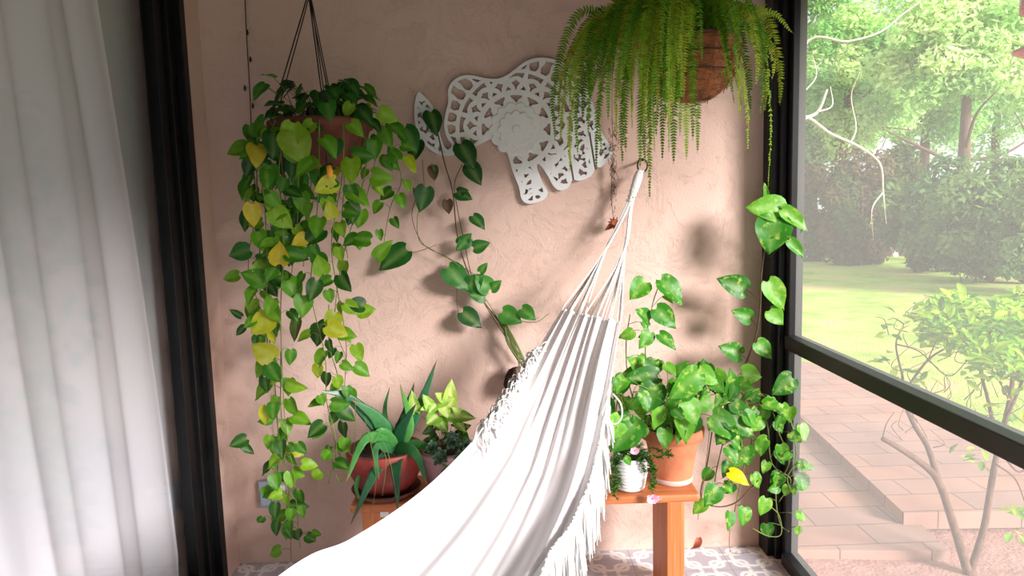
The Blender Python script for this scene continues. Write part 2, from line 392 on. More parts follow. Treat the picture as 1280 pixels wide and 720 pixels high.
def vine(st, lf, pts, pal, Ls=.075, gap=.055, jit=.02, r=.0018, yel=.0, petiole=.03, start=0.0, side=1.0, grow=None, skip=0.):
    P = smooth_path([p + rv(jit) * (1 if i else .2) for i, p in enumerate(pts)], 6)
    st.tube(P, [r * (1.2 - .5 * i / len(P)) for i in range(len(P))], 5)
    acc = 0; k = random.choice((0, 1)); tot = sum((P[i + 1] - P[i]).length for i in range(len(P) - 1)); run = 0
    for i in range(len(P) - 1):
        seg = (P[i + 1] - P[i]).length; acc += seg; run += seg
        if acc > gap * rnd(.7, 1.3) and run > start * tot:
            acc = 0; k += 1
            if random.random() < skip: continue
            sd = (1 if k % 2 else -1) * side
            pe = P[i] + Vector((sd * petiole * rnd(.4, 1.3), rnd(-1, .5) * petiole, rnd(-.2, 1.0) * petiole))
            st.tube([P[i], P[i].lerp(pe, .6) + Vector((0, 0, .006)), pe], r * .55, 4)
            Lf = Ls * rnd(.65, 1.15) * (1 - .3 * run / tot)
            ang = rnd(-.9, .9) + sd * .55
            tip = pe + Vector((math.sin(ang), rnd(-.5, .2), -math.cos(ang))).normalized() * Lf
            c = random.choice(pal)
            if random.random() < yel: c = random.choice(GY)
            leaf(lf, pe, tip, facing(rnd(.5, 1.2)), rnd(.72, .9), c, fold=rnd(.1, .4), curl=rnd(.05, .3))
def pxleaf(lf, st, bx, by, tx, ty, Y, col, wid=.85, tilt=(0, -1, .4), dy=0.0, fold=.2, curl=.12, stem=None):
    b = at(bx, by, Y); t = at(tx, ty, Y + dy)
    leaf(lf, b, t, Vector(tilt), wid, col, fold, curl)
    if stem: st.tube([b, b.lerp(at(*stem), .5) + Vector((0, 0, .004)), at(*stem)], .0011, 4)
def pot(root, name, mat, c, rt, rb, h, rim=.02, rimo=.006, soil=True, n=44):
    m = MB(); t = .008
    prof = [(0.0005, 0), (rb * .9, 0), (rb, .004), (rb + (rt - rb) * .9, h - rim), (rt + rimo, h - rim + .001), (rt + rimo, h - .003), (rt + rimo - .003, h), (rt - t, h), (rt - t - .002, h - .02), (rb - t, .02), (.0005, .02)]
    if rim == 0: prof = [(0.0005, 0), (rb * .9, 0), (rb, .004), (rt, h - .003), (rt - .003, h), (rt - t, h), (rt - t - .002, h - .02), (rb - t, .02), (.0005, .02)]
    m.lathe(c, prof, n); o = m.build(name, mat, root)
    if soil:
        s = MB(); s.lathe((c[0], c[1], c[2] + h - .022), [(rt - .010, -.012), (rt - .010, 0), (rt * .5, .006), (.0005, .008)], 24); s.build('soil', M['soil'], root)
    return o

# ------------------------------------------------------------------ bench
BY0, BY1 = 2.50, 2.78
BZ = at(868, 617, BY0).z
bl = at(436, 622, BY0).x; br = at(876, 617, BY0).x
bench = empty('bench', ((bl + br) / 2, (BY0 + BY1) / 2, 0), 'long low orange-brown wooden bench along the wall, carrying the potted plants', 'bench')
boxm((bl, BY0, BZ - .035), (br, BY1, BZ)).build('seat', M['wood'], bench, False, .012)
lx0, lx1 = at(834, 660, BY0 + .01).x, at(856, 660, BY0 + .01).x
boxm((lx0, BY0 + .012, 0), (lx1, BY1 - .012, BZ - .035)).build('leg', M['woodv'], bench, False, .004)
lx2, lx3 = at(452, 640, BY0 + .01).x, at(490, 640, BY0 + .01).x
boxm((lx2, BY0 + .012, 0), (lx3, BY1 - .012, BZ - .035)).build('leg', M['woodv'], bench, False, .004)
q = at(481, 639, BY0 + .01); boxm((q.x - .017, BY0 + .0095, q.z - .022), (q.x + .013, BY0 + .0118, q.z + .022)).build('paper_label', M['label'], bench, False)['label'] = 'white paper label on the bench leg'

# ------------------------------------------------------------------ elephant fretwork
def elephant():
    Y0 = WY - .022
    out = [(75, 213), (60, 260), (60, 330), (76, 390), (105, 432), (150, 465), (190, 473), (225, 466), (262, 450), (300, 440), (340, 418), (380, 405), (410, 420), (440, 468), (462, 540), (486, 600), (498, 652), (530, 670), (588, 652), (604, 622), (582, 580), (560, 520),
           (570, 508), (600, 548), (628, 598), (655, 615), (690, 602), (706, 572), (735, 576), (782, 556), (800, 520), (822, 520), (852, 492), (872, 462), (852, 420), (822, 370), (806, 320), (790, 262), (765, 205), (740, 160), (705, 120), (665, 92), (620, 76), (570, 72),
           (520, 84), (482, 110), (440, 142), (400, 158), (350, 156), (300, 145), (250, 147), (212, 172), (196, 210), (198, 250), (186, 300), (180, 345), (190, 395), (212, 430), (196, 448), (176, 425), (160, 370), (140, 300), (132, 268), (105, 235)]
    gaps = [[(706, 572), (700, 540), (680, 470), (668, 452), (676, 480), (692, 530), (700, 575)]]
    def cr(pts):
        n = len(pts); o = []
        for i in range(n):
            a, b, c, d = [np.array(pts[(i + k) % n], float) for k in (-1, 0, 1, 2)]
            for j in range(3):
                t = j / 3; o.append(.5 * (2 * b + (c - a) * t + (2 * a - 5 * b + 4 * c - d) * t * t + (3 * b - a - 3 * c + d) * t ** 3))
        return np.array(o)
    st = 3.0; us = np.arange(45, 890, st); vs_ = np.arange(60, 685, st)
    U, V = np.meshgrid(us, vs_)
    def sdf(poly):
        inside = np.zeros(U.shape, bool); dist = np.full(U.shape, 1e9); n = len(poly)
        for i in range(n):
            a = poly[i]; b = poly[(i + 1) % n]; e = b - a; ll = max((e ** 2).sum(), 1e-9)
            t = np.clip(((U - a[0]) * e[0] + (V - a[1]) * e[1]) / ll, 0, 1)
            dist = np.minimum(dist, np.hypot(U - a[0] - t * e[0], V - a[1] - t * e[1]))
            if abs(b[1] - a[1]) > 1e-9:
                cnd = ((a[1] > V) != (b[1] > V)) & (U < (b[0] - a[0]) * (V - a[1]) / (b[1] - a[1]) + a[0])
                inside ^= cnd
        return np.where(inside, dist, -dist)
    d = sdf(cr(out))
    # slit between the two right legs
    def seg(a, b): 
        e = np.array(b, float) - a; t = np.clip(((U - a[0]) * e[0] + (V - a[1]) * e[1]) / (e ** 2).sum(), 0, 1)
        return np.hypot(U - a[0] - t * e[0], V - a[1] - t * e[1])
    for a, b, w_ in (((690, 455), (712, 590), 4), ((775, 380), (802, 545), 4)): d = np.minimum(d, seg(np.array(a, float), b) - w_)
    rr = np.hypot(U - 475, V - 365); th = np.arctan2(V - 365, U - 475)
    def polar(n, off=0): return (np.mod(th + off, 2 * PI / n) - PI / n)
    P = 11 - np.abs(rr - 152)
    P = np.maximum(P, 8 - np.abs(rr - 240))
    P = np.maximum(P, 104 + 7 * np.abs(np.cos(6 * th)) - rr)
    a1 = np.abs(polar(12)) * rr
    pw = 30 * np.clip(1 - (rr - 100) / 52, 0, 1) + 5 * np.abs(np.sin(rr / 7.0))
    P = np.maximum(P, np.where((rr > 95) & (rr < 150), pw - a1, -50))
    # flowers between the rings
    n2 = 17; a2 = polar(n2, .1); fx = rr * np.cos(a2) - 196; fy = rr * np.sin(a2); fr = np.hypot(fx, fy); ft = np.arctan2(fy, fx)
    fl = np.where((rr > 150) & (rr < 242), 31 + 13 * np.cos(5 * ft) - fr, -50); P = np.maximum(P, fl)
    # ribs beyond the second ring
    a3 = polar(34); rib = np.where(rr > 236, 9 - np.abs(a3) * rr + 4 * np.cos((rr - 240) / 9), -50)
    # flower lattice for legs and trunk
    s_ = 52.0; gx = (U * .94 + V * .34) / s_; gy = (-U * .34 + V * .94) / s_
    ro = np.floor(gy); gx2 = gx + .5 * np.mod(ro, 2); cxx = gx2 - np.floor(gx2) - .5; cyy = gy - ro - .5
    lr = np.hypot(cxx, cyy) * s_; lt = np.arctan2(cyy, cxx); lat = 25 + 11 * np.cos(5 * lt + 1.3 * np.sin(gx * 2.1)) - lr
    legs = (V > 470) | (U < 190) | ((U > 660) & (rr > 236))
    P = np.maximum(P, np.where(legs & (rr > 152), lat, rib))
    for (a, b) in (((150, 1), (470, 640)),): pass
    Fd = np.minimum(d, np.maximum(13 - d, P))
    # anklet bands
    Fd = np.where(d > 0, np.maximum(Fd, np.minimum(d, 5 - np.abs((V - 632) + (U - 540) * .12) - 100 * ((U > 615) | (V < 560)))), Fd)
    vid = {}; mb = MB(); pts = []; faces = []; sides = []
    H, W_ = U.shape
    def cv(j, i): 
        k = ('c', j, i)
        if k not in vid: vid[k] = len(pts); pts.append((U[j, i], V[j, i]))
        return vid[k]
    def ev(j0, i0, j1, i1):
        if (j1, i1) < (j0, i0): j0, i0, j1, i1 = j1, i1, j0, i0
        k = ('e', j0, i0, j1, i1)
        if k not in vid:
            f0, f1 = Fd[j0, i0], Fd[j1, i1]; t = f0 / (f0 - f1); vid[k] = len(pts)
            pts.append((U[j0, i0] + (U[j1, i1] - U[j0, i0]) * t, V[j0, i0] + (V[j1, i1] - V[j0, i0]) * t))
        return vid[k]
    ins = Fd > 0
    for j in range(H - 1):
        for i in range(W_ - 1):
            cs = [(j, i), (j, i + 1), (j + 1, i + 1), (j + 1, i)]; s4 = [ins[c] for c in cs]
            if not any(s4): continue
            poly = []; kinds = []
            for k in range(4):
                a, b = cs[k], cs[(k + 1) % 4]
                if s4[k]: poly.append(cv(*a)); kinds.append(0)
                if s4[k] != s4[(k + 1) % 4]: poly.append(ev(*a, *b)); kinds.append(1)
            if len(poly) >= 3:
                faces.append(poly)
                for k in range(len(poly)):
                    if kinds[k] and kinds[(k + 1) % len(poly)]: sides.append((poly[k], poly[(k + 1) % len(poly)]))
    n = len(pts)
    fr_ = [at(500 + u / 3.271, 50 + v / 3.271, Y0) for u, v in pts]
    bk = [Vector((p.x, WY - .004, p.z)) for p in fr_]
    mb.add(fr_ + bk, [tuple(f) for f in faces] + [tuple(x + n for x in f[::-1]) for f in faces] + [(b, a, a + n, b + n) for a, b in sides])
    c0 = at(500 + 475 / 3.271, 50 + 365 / 3.271, Y0)
    root = empty('elephant_wall_art', (c0.x, WY - .004, c0.z - .35), 'white openwork elephant panel with flower cutouts mounted on the stucco wall', 'wall art')
    mb.build('panel', M['white'], root, False)
    k = Y0 / F / 3.271
    def medal(R0, amp, n_, t0, t1):
        mm = MB(); vs = []; nn = 120
        for q_, (sc, yy) in enumerate(((1.0, t0), (.98, t1 - .001), (.93, t1), (0.001, t1 + .0005))):
            for a in range(nn):
                an = 2 * PI * a / nn; r_ = (R0 + amp * abs(math.cos(n_ / 2 * an))) * sc * k
                vs.append((c0.x + r_ * math.cos(an), Y0 - yy, c0.z + r_ * math.sin(an)))
        fs = [(q_ * nn + a, q_ * nn + (a + 1) % nn, (q_ + 1) * nn + (a + 1) % nn, (q_ + 1) * nn + a) for q_ in range(3) for a in range(nn)]
        mm.add(vs, fs); return mm
    med = medal(98, 12, 14, -.001, .003); 
    for a in (medal(64, 12, 12, .002, .007), medal(14, 3, 6, .006, .010)): med.add(a.v, a.f)
    med.build('medallion', M['white'], root, False)
elephant()

# ------------------------------------------------------------------ hammock
def hammock():
    # far (upper) edge and near (lower) edge of the cloth, gathered end first
    far = [at(703, 386, 2.62), at(672, 436, 2.58), at(636, 492, 2.48), at(598, 543, 2.34), at(530, 612, 2.08), at(440, 672, 1.78), at(345, 722, 1.50), Vector((-.82, .95, .62)), Vector((-.98, .45, .78)), Vector((-1.06, .1, 1.0))]
    near = [at(776, 402, 2.50), at(770, 440, 2.46), at(762, 490, 2.40), at(751, 548, 2.31), at(738, 600, 2.20), at(714, 655, 2.04), at(676, 722, 1.84), Vector((-.05, 1.1, .36)), Vector((-.60, .45, .56)), Vector((-.98, .02, .98))]
    fp = smooth_path(far, 12); np_ = smooth_path(near, 12); n = len(fp)
    root = empty('hammock', (np_[0].x, np_[0].y, 0), 'white cotton hammock with fringe, gathered on cords and slung across the patio', 'hammock')
    def pt(u, v):
        x = u * (n - 1); i = min(int(x), n - 2); t = x - i
        a = fp[i].lerp(fp[i + 1], t); b = np_[i].lerp(np_[i + 1], t)
        p = a.lerp(b, v)
        L_ = (b - a).length
        p.z -= math.sin(PI * v) * .30 * L_ * min(1, u * 3)
        p.y -= math.sin(PI * v) * .10 * L_
        d = (b - a).normalized()
        T = (fp[i + 1] - fp[i]).normalized(); nr = d.cross(T).normalized()
        g = 1 - min(1, u * 2.4)
        ed = min(1, v * 12, (1 - v) * 12)
        f1 = math.sin(v * 2 * PI * 9 + 1.2 * math.sin(v * 11)) * (.009 * g + .002)
        f2 = math.sin(v * 2 * PI * 4.3 + u * 3 + 1) * .016 * (1 - g * .5) * (1 - .55 * u)
        f3 = math.sin(v * 2 * PI * 20 + 2 * math.sin(v * 17)) * .004 * g * g
        # a few sharp creases that fan out from the gathered end
        f4 = 0
        for vc, k_, a_ in ((.22, 1.5, .022), (.45, -.4, .028), (.66, .8, .024), (.83, .2, .030)):
            q_ = (v - vc - k_ * .06 * u) / (.035 + .03 * u); f4 -= a_ * math.exp(-q_ * q_) * (.35 + min(1, u * 4) * .65)
        wv = .010 * noise.noise(Vector((u * 6, v * 3, 1)))
        return p + nr * ((f1 + f2 + f3 + f4) * ed + wv)
    m = MB(); m.grid(lambda u, v: pt(u * 1.0, v), 260, 240)
    m.build('cloth', M['hammock'], root)
    # cords from the ring down to the cloth, in two groups
    knot = at(800, 214, 2.92)
    k2 = at(786, 258, 2.88)
    c = MB()
    ncd = 22
    for i in range(ncd):
        v = i / (ncd - 1)
        e = pt(0, v); g = -1 if v < .42 else 1
        mid = at(757 if g < 0 else 781, 312, 2.80) + Vector((0, 0, 0)) + rv(.003)
        mid = mid + (e - mid) * .04 * rnd(.5, 1.5)
        s0 = knot + rv(.006); s1 = k2 + Vector((g * .008, 0, 0)) + rv(.007)
        c.tube(smooth_path([s0, s1, mid, e + rv(.002)], 6), .0026, 6)
    c.build('suspension_cords', M['cord'], root)
    # wrapped knot
    kn = MB()
    kp = smooth_path([knot, knot.lerp(k2, .5), k2], 8)
    kn.tube(kp, [.014, .015, .017, .018, .018, .018, .017, .017, .016, .015, .014, .013, .012, .011, .010, .009, .008][:len(kp)], 14)
    for i in range(26):
        t = i / 25; a = i * 2.4
        q_ = knot.lerp(k2, t * .8) + Vector((math.cos(a), math.sin(a), 0)) * .017
        q2 = knot.lerp(k2, t * .8 + .06) + Vector((math.cos(a + 1.9), math.sin(a + 1.9), 0)) * .017
        kn.tube([q_, q_.lerp(q2, .5) + (q_ - knot) * .02, q2], .0035, 5)
    kn.build('knot', M['cord'], root)
    ring = MB(); cc = knot + Vector((.012, .01, .022)); hook = Vector((cc.x + .01, WY, cc.z + .03))
    ring.tube([cc + Vector((math.cos(a) * .02, 0, math.sin(a) * .026)) for a in [k * PI / 8 for k in range(17)]], .0035, 6, cap=False)
    ring.tube([hook, hook + Vector((0, -.03, -.006)), cc + Vector((0, .0, .026))], .005, 6)
    ring.build('wall_hook', M['wire'], root)
    o = MB(); a, b = pt(1, 0), pt(1, 1); far_h = Vector((XL, -.75, 1.75))
    for i in range(ncd): o.tube([pt(1, i / (ncd - 1)), far_h], .0026, 5)
    o.build('suspension_cords', M['cord'], root)
    # rope bead along the gathered end
    hd = MB(); hd.tube([pt(.004, i / 60) for i in range(61)], .0042, 6); hd.build('hem', M['cord'], root)
    # fringe along the near edge
    fr = MB(); nt_ = 300
    for i in range(nt_):
        u = .235 + .47 * i / nt_; b = pt(u, .995)
        Ln = (.05 + .16 * min(1, (u - .235) * 9)) * rnd(.8, 1.1)
        grp = math.floor(i / 6); off = Vector((math.sin(grp * 5.1) * .012, math.cos(grp * 3.7) * .015, 0))
        for k in range(2):
            e = b + Vector((rnd(-.012, .012), rnd(-.01, .01), -Ln * rnd(.9, 1.08))) + off * 1.4
            fr.tube([b + rv(.003), b.lerp(e, .5) + off * .5 + rv(.005), e], [.0034, .0032, .0018], 5)
    fr.build('fringe', M['cord'], root)
    # macrame net folded back over the far edge
    fb = MB()
    for i in range(230):
        u = rnd(.115, .315); b = pt(u, .0)
        v_ = rnd(.02, .13)
        e = pt(min(.95, u + rnd(-.03, .05)), v_) + Vector((0, -.012, .012))
        md = b.lerp(e, .5) + Vector((rnd(-.012, .008), -.01, rnd(.004, .024)))
        fb.tube(smooth_path([b + rv(.004), md, e], 3), .0026, 5)
        if random.random() < .5:
            e2 = b + Vector((rnd(-.03, .0), rnd(-.01, .02), rnd(-.02, .012))); fb.tube(smooth_path([b, e2, pt(min(.95, u + .03), 0)], 3), .0022, 4)
    fb.build('fringe', M['cord'], root)
    # loose tie cord and tassel on the near edge
    tc_ = MB(); s0 = pt(.13, .99)
    tc_.tube(smooth_path([at(766, 492, 2.39), at(776, 505, 2.37), at(777, 522, 2.37), at(768, 530, 2.38), at(757, 524, 2.38)], 5), .0028, 5)
    for i in range(14):
        b = pt(.19 + rnd(0, .02), .99); e = at(749 + rnd(-5, 6), 588 + rnd(-6, 4), 2.33); tc_.tube([b, b.lerp(e, .5) + rv(.006), e], .003, 5)
    tc_.build('tie_cord', M['cord'], root)
hammock()

# ------------------------------------------------------------------ left hanging pothos
def left_basket():
    c = at(404, 214, 2.60); top = at(404, 152, 2.60).z; h = top - c.z
    rt, rb = 66 * mpp(2.60), 46 * mpp(2.60)
    root = empty('hanging_pothos', c, 'trailing green and yellow pothos in a brown clay pot hung at upper left', 'hanging plant')
    pot(root, 'pot', M['terradark'], c, rt * .92, rb, h, rim=.03)
    hk = at(385, -16, 2.60)
    r_ = MB()
    for a in (-1.25, -2.6, 1.5):
        e = Vector((c.x + math.cos(a) * rt * .9, c.y + math.sin(a) * rt * .9, top))
        r_.tube([hk + Vector((0, 0, -.02)), e], .0024, 5); r_.tube([hk + Vector((.006, 0, -.02)), e + Vector((.010, 0, -.02))], .002, 5)
        r_.tube([e, Vector((c.x + math.cos(a) * rb, c.y + math.sin(a) * rb, c.z)), c + Vector((0, 0, -.004))], .0022, 5)
    r_.tube([Vector((hk.x, hk.y, ZC)), hk + Vector((0, 0, -.02))], .004, 8); r_.build('hanger', M['wire'], root)
    st, lf = MB(), MB()
    def vn(px, Y0, Y1, pal=G1, **k):
        n = len(px); vine(st, lf, [at(x, y, Y0 + (Y1 - Y0) * i / (n - 1)) for i, (x, y) in enumerate(px)], pal, **k)
    kw = dict(Ls=.084, gap=.038, yel=.07)
    vn([(345, 150), (330, 190), (332, 250), (330, 330), (338, 400), (345, 470), (352, 560), (355, 620), (360, 695)], 2.42, 2.62, **kw)
    vn([(362, 150), (350, 210), (352, 300), (345, 380), (350, 450), (357, 530), (365, 600), (376, 685)], 2.40, 2.60, **kw)
    vn([(330, 150), (315, 200), (320, 260), (315, 330), (322, 400), (322, 440)], 2.55, 2.68, **kw)
    vn([(338, 160), (325, 230), (335, 300), (330, 370), (336, 430)], 2.45, 2.62, **kw)
    vn([(378, 150), (372, 220), (366, 290), (356, 350)], 2.42, 2.52, **kw)
    vn([(400, 150), (402, 230), (396, 300), (398, 370), (402, 440), (408, 500), (416, 560), (416, 612)], 2.40, 2.58, **kw)
    vn([(428, 150), (425, 220), (412, 300), (424, 350), (430, 420), (432, 480), (425, 540)], 2.42, 2.60, **kw)
    vn([(446, 145), (458, 200), (452, 270), (428, 330), (422, 400), (438, 450)], 2.5, 2.66, **kw)
    vn([(456, 140), (488, 175), (496, 225), (490, 265), (482, 312)], 2.56, 2.72, **kw)
    vn([(440, 138), (470, 150), (470, 200), (460, 245)], 2.50, 2.62, **kw)
    vn([(410, 560), (425, 600), (445, 560), (440, 500)], 2.56, 2.5, Ls=.06, gap=.3)
    vn([(350, 560), (340, 600), (345, 640), (362, 660), (388, 678)], 2.60, 2.62, Ls=.07, gap=.04)
    vn([(352, 180), (346, 230), (352, 280), (348, 330), (342, 370)], 2.46, 2.6, GD + G1[:2], Ls=.085, gap=.032)
    vn([(365, 180), (370, 230), (362, 280), (372, 330)], 2.52, 2.64, GD + G1[:2], Ls=.085, gap=.032)
    vn([(338, 180), (330, 220), (326, 262), (330, 310)], 2.54, 2.66, GD + G1[:2], Ls=.08, gap=.034)
    vn([(390, 190), (384, 240), (386, 290), (376, 330)], 2.52, 2.62, GD + G1[:2], Ls=.085, gap=.034)
    vn([(428, 170), (432, 230), (424, 280), (432, 330)], 2.52, 2.60, **kw)
    vn([(350, 440), (356, 500), (348, 560), (356, 620), (366, 672)], 2.58, 2.62, **kw)
    vn([(410, 380), (418, 430), (424, 480), (418, 530), (424, 575)], 2.50, 2.60, **kw)
    # crown over the rim
    for i in range(70):
        a = rnd(0, 2 * PI); r1 = rt * rnd(.3, 1.05); b = Vector((c.x + math.cos(a) * r1 * .5, c.y + math.sin(a) * r1 * .5, top - .01))
        e = Vector((c.x + math.cos(a) * r1, c.y + math.sin(a) * r1, top + rnd(.0, .13)))
        st.tube([b, b.lerp(e, .5) + Vector((0, 0, .03)), e], .0013, 4)
        leaf(lf, e, e + Vector((math.cos(a) * .05, math.sin(a) * .05, rnd(-.06, .02))), Vector((rnd(-.4, .4), -.7, 1)), .85, random.choice(GD + G1[:2]), .2, .2)
    E = [(362, 164, 383, 206, 2.38, lin(120, 150, 26), .92), (366, 168, 372, 212, 2.37, lin(140, 160, 34), 1.0), (420, 226, 392, 240, 2.40, lin(190, 196, 60), .8), (322, 180, 306, 200, 2.5, G1[1], 1.0), (312, 312, 284, 320, 2.6, GD[1], .8), (447, 296, 428, 306, 2.52, G1[0], .9),
         (463, 300, 438, 296, 2.5, G1[1], .8), (372, 398, 366, 428, 2.6, lin(70, 90, 30), .5), (302, 396, 286, 386, 2.62, GD[0], .5), (306, 408, 294, 420, 2.64, GD[0], .6), (338, 396, 312, 418, 2.52, GY[0], .9), (342, 448, 314, 430, 2.52, lin(150, 150, 34), .9),
         (308, 548, 286, 558, 2.6, G1[3], .8), (303, 556, 318, 568, 2.62, G1[3], .6), (470, 322, 490, 300, 2.6, G1[5], .6), (416, 272, 410, 250, 2.42, GY[0], .8), (350, 330, 348, 302, 2.44, lin(190, 170, 40), 1.0), (505, 160, 522, 190, 2.66, GD[0], .8),
         (508, 196, 520, 216, 2.64, GY[1], .6), (498, 200, 484, 182, 2.6, G1[1], .8), (436, 232, 446, 258, 2.44, G1[0], .7), (448, 390, 470, 386, 2.56, G1[4], .9)]
    E += [(404, 342, 396, 318, 2.43, G1[4], .9), (332, 352, 300, 340, 2.5, G1[1], .8), (455, 382, 432, 378, 2.52, G1[3], .9)]
    for (bx, by, tx, ty, Y, col, wd) in E[0:1] + E[2:]: pxleaf(lf, st, bx, by, tx, ty, Y, col, wd, (rnd(-.2, .4), -1, rnd(.1, .6)), dy=rnd(-.03, .01))
    tg = MB(); q1 = at(411, 207, 2.38); q2 = at(413, 222, 2.38)
    tg.tube([q1, q1.lerp(q2, .5) + Vector((.002, -.002, 0)), q2], [.010, .012, .009], 4); 
    tg.build('withered_leaf', M['yellow'], root)
    st.build('stems', M['stem'], root); lf.build('leaves', M['leaf'], root)
left_basket()

# ------------------------------------------------------------------ wall pod with philodendron climbing
def pod():
    c = at(645, 490, 2.93)
    root = empty('fibre_pod_planter', c, 'dark brown fibre pod planter behind the hammock edge, dark green vine climbing from it', 'planter')
    mb = MB(); k = mpp(2.93); mb.lathe(c, [(.0005, 0), (12 * k, 2 * k), (15 * k, 10 * k), (13 * k, 20 * k), (8 * k, 29 * k), (3 * k, 32 * k), (.0005, 33 * k)], 24, wob=.25); mb.build('pod', M['blackwood'], root)
    cap = MB(); cc = at(649, 470, 2.90); cap.lathe(cc, [(.0005, -.01), (.022, 0), (.026, .018), (.018, .036), (.0005, .042)], 20, wob=.4); cap.build('moss', M['podtop'], root)
    st, lf, sd = MB(), MB(), MB()
    base = at(656, 454, 2.93)
    P = lambda L_, Y=2.96: [at(x, y, Y - .03 * math.sin(PI * i / max(1, len(L_) - 1))) for i, (x, y) in enumerate(L_)]
    sd.tube(smooth_path(P([(656, 454), (628, 408), (600, 370), (582, 332), (571, 290), (566, 240), (556, 205), (548, 170), (540, 150)])), .0028, 5)
    sd.tube(smooth_path(P([(652, 450), (618, 400), (592, 352), (580, 300), (572, 262), (568, 230), (578, 205)])), .0018, 5)
    st.tube(smooth_path(P([(650, 452), (610, 378), (575, 334), (540, 312), (524, 300), (522, 270), (530, 240), (528, 200)])), .0018, 5)
    sd.tube(smooth_path(P([(600, 348), (560, 322), (530, 306), (515, 272), (522, 240)])), .0014, 5)
    st.tube(smooth_path(P([(632, 396), (655, 402), (672, 402), (686, 392)])), .0016, 5)
    sd.tube(smooth_path(P([(505, 318), (530, 312), (545, 306)])), .0014, 4)
    sd.tube(smooth_path(P([(572, 350), (571, 375), (574, 400)])), .0013, 4)
    for i in range(9):
        st.tube(smooth_path([at(628 + rnd(-6, 4), 402 + rnd(-6, 6), 2.95), at(640 + rnd(-6, 6), 430, 2.92), at(656 + rnd(-7, 7), 455 + rnd(-4, 6), 2.92)]), .0035, 5)
    W = 2.93
    for (bx, by, tx, ty, s_, col) in [(538, 140, 546, 166, .8, GD[2]), (576, 180, 592, 208, .8, GD[2]), (586, 206, 600, 228, .8, GD[2]), (522, 176, 515, 200, .8, GD[2]), (532, 234, 526, 262, .8, GD[0]), (526, 250, 518, 236, .7, GD[2]), (571, 240, 588, 248, .8, GD[0]), (591, 270, 605, 284, .8, GD[0]),
                                      (572, 240, 584, 238, .8, GD[0]), (574, 305, 588, 294, .8, GD[1]), (592, 310, 610, 304, .8, GD[1]), (586, 298, 572, 312, .8, GD[1]), (560, 335, 584, 360, .8, GD[1]), (585, 360, 602, 345, .9, GD[1]), (612, 362, 596, 345, .9, GD[3]), (606, 372, 588, 368, .8, GD[1]), (614, 362, 625, 352, .8, GD[3]),
                                      (578, 390, 600, 407, .8, GD[2]), (628, 390, 650, 402, .9, GD[3]), (652, 386, 668, 398, .9, GD[3]), (508, 312, 476, 334, .72, GD[0]), (545, 215, 540, 206, .5, GD[0]), (600, 340, 608, 330, .7, GD[3])]:
        d = Vector((tx - bx, ty - by)); pxleaf(lf, st, bx, by, tx + d.x * .12, ty + d.y * .12, W, col, s_, (rnd(-.1, .5), -1, rnd(0, .6)), dy=-.02, fold=.12)
    dr = MB()
    for (bx, by, tx, ty) in [(541, 208, 543, 226), (559, 250, 561, 268)]: leaf(dr, at(bx, by, 2.93), at(tx, ty, 2.93), (0, -1, .2), .8, (1, 1, 1), .5, .4)
    dr.build('withered_leaves', M['stemdark'], root)
    sd.build('woody_stems', M['stemdark'], root); st.build('stems', M['stem'], root); lf.build('leaves', M['leaf'], root)
pod()

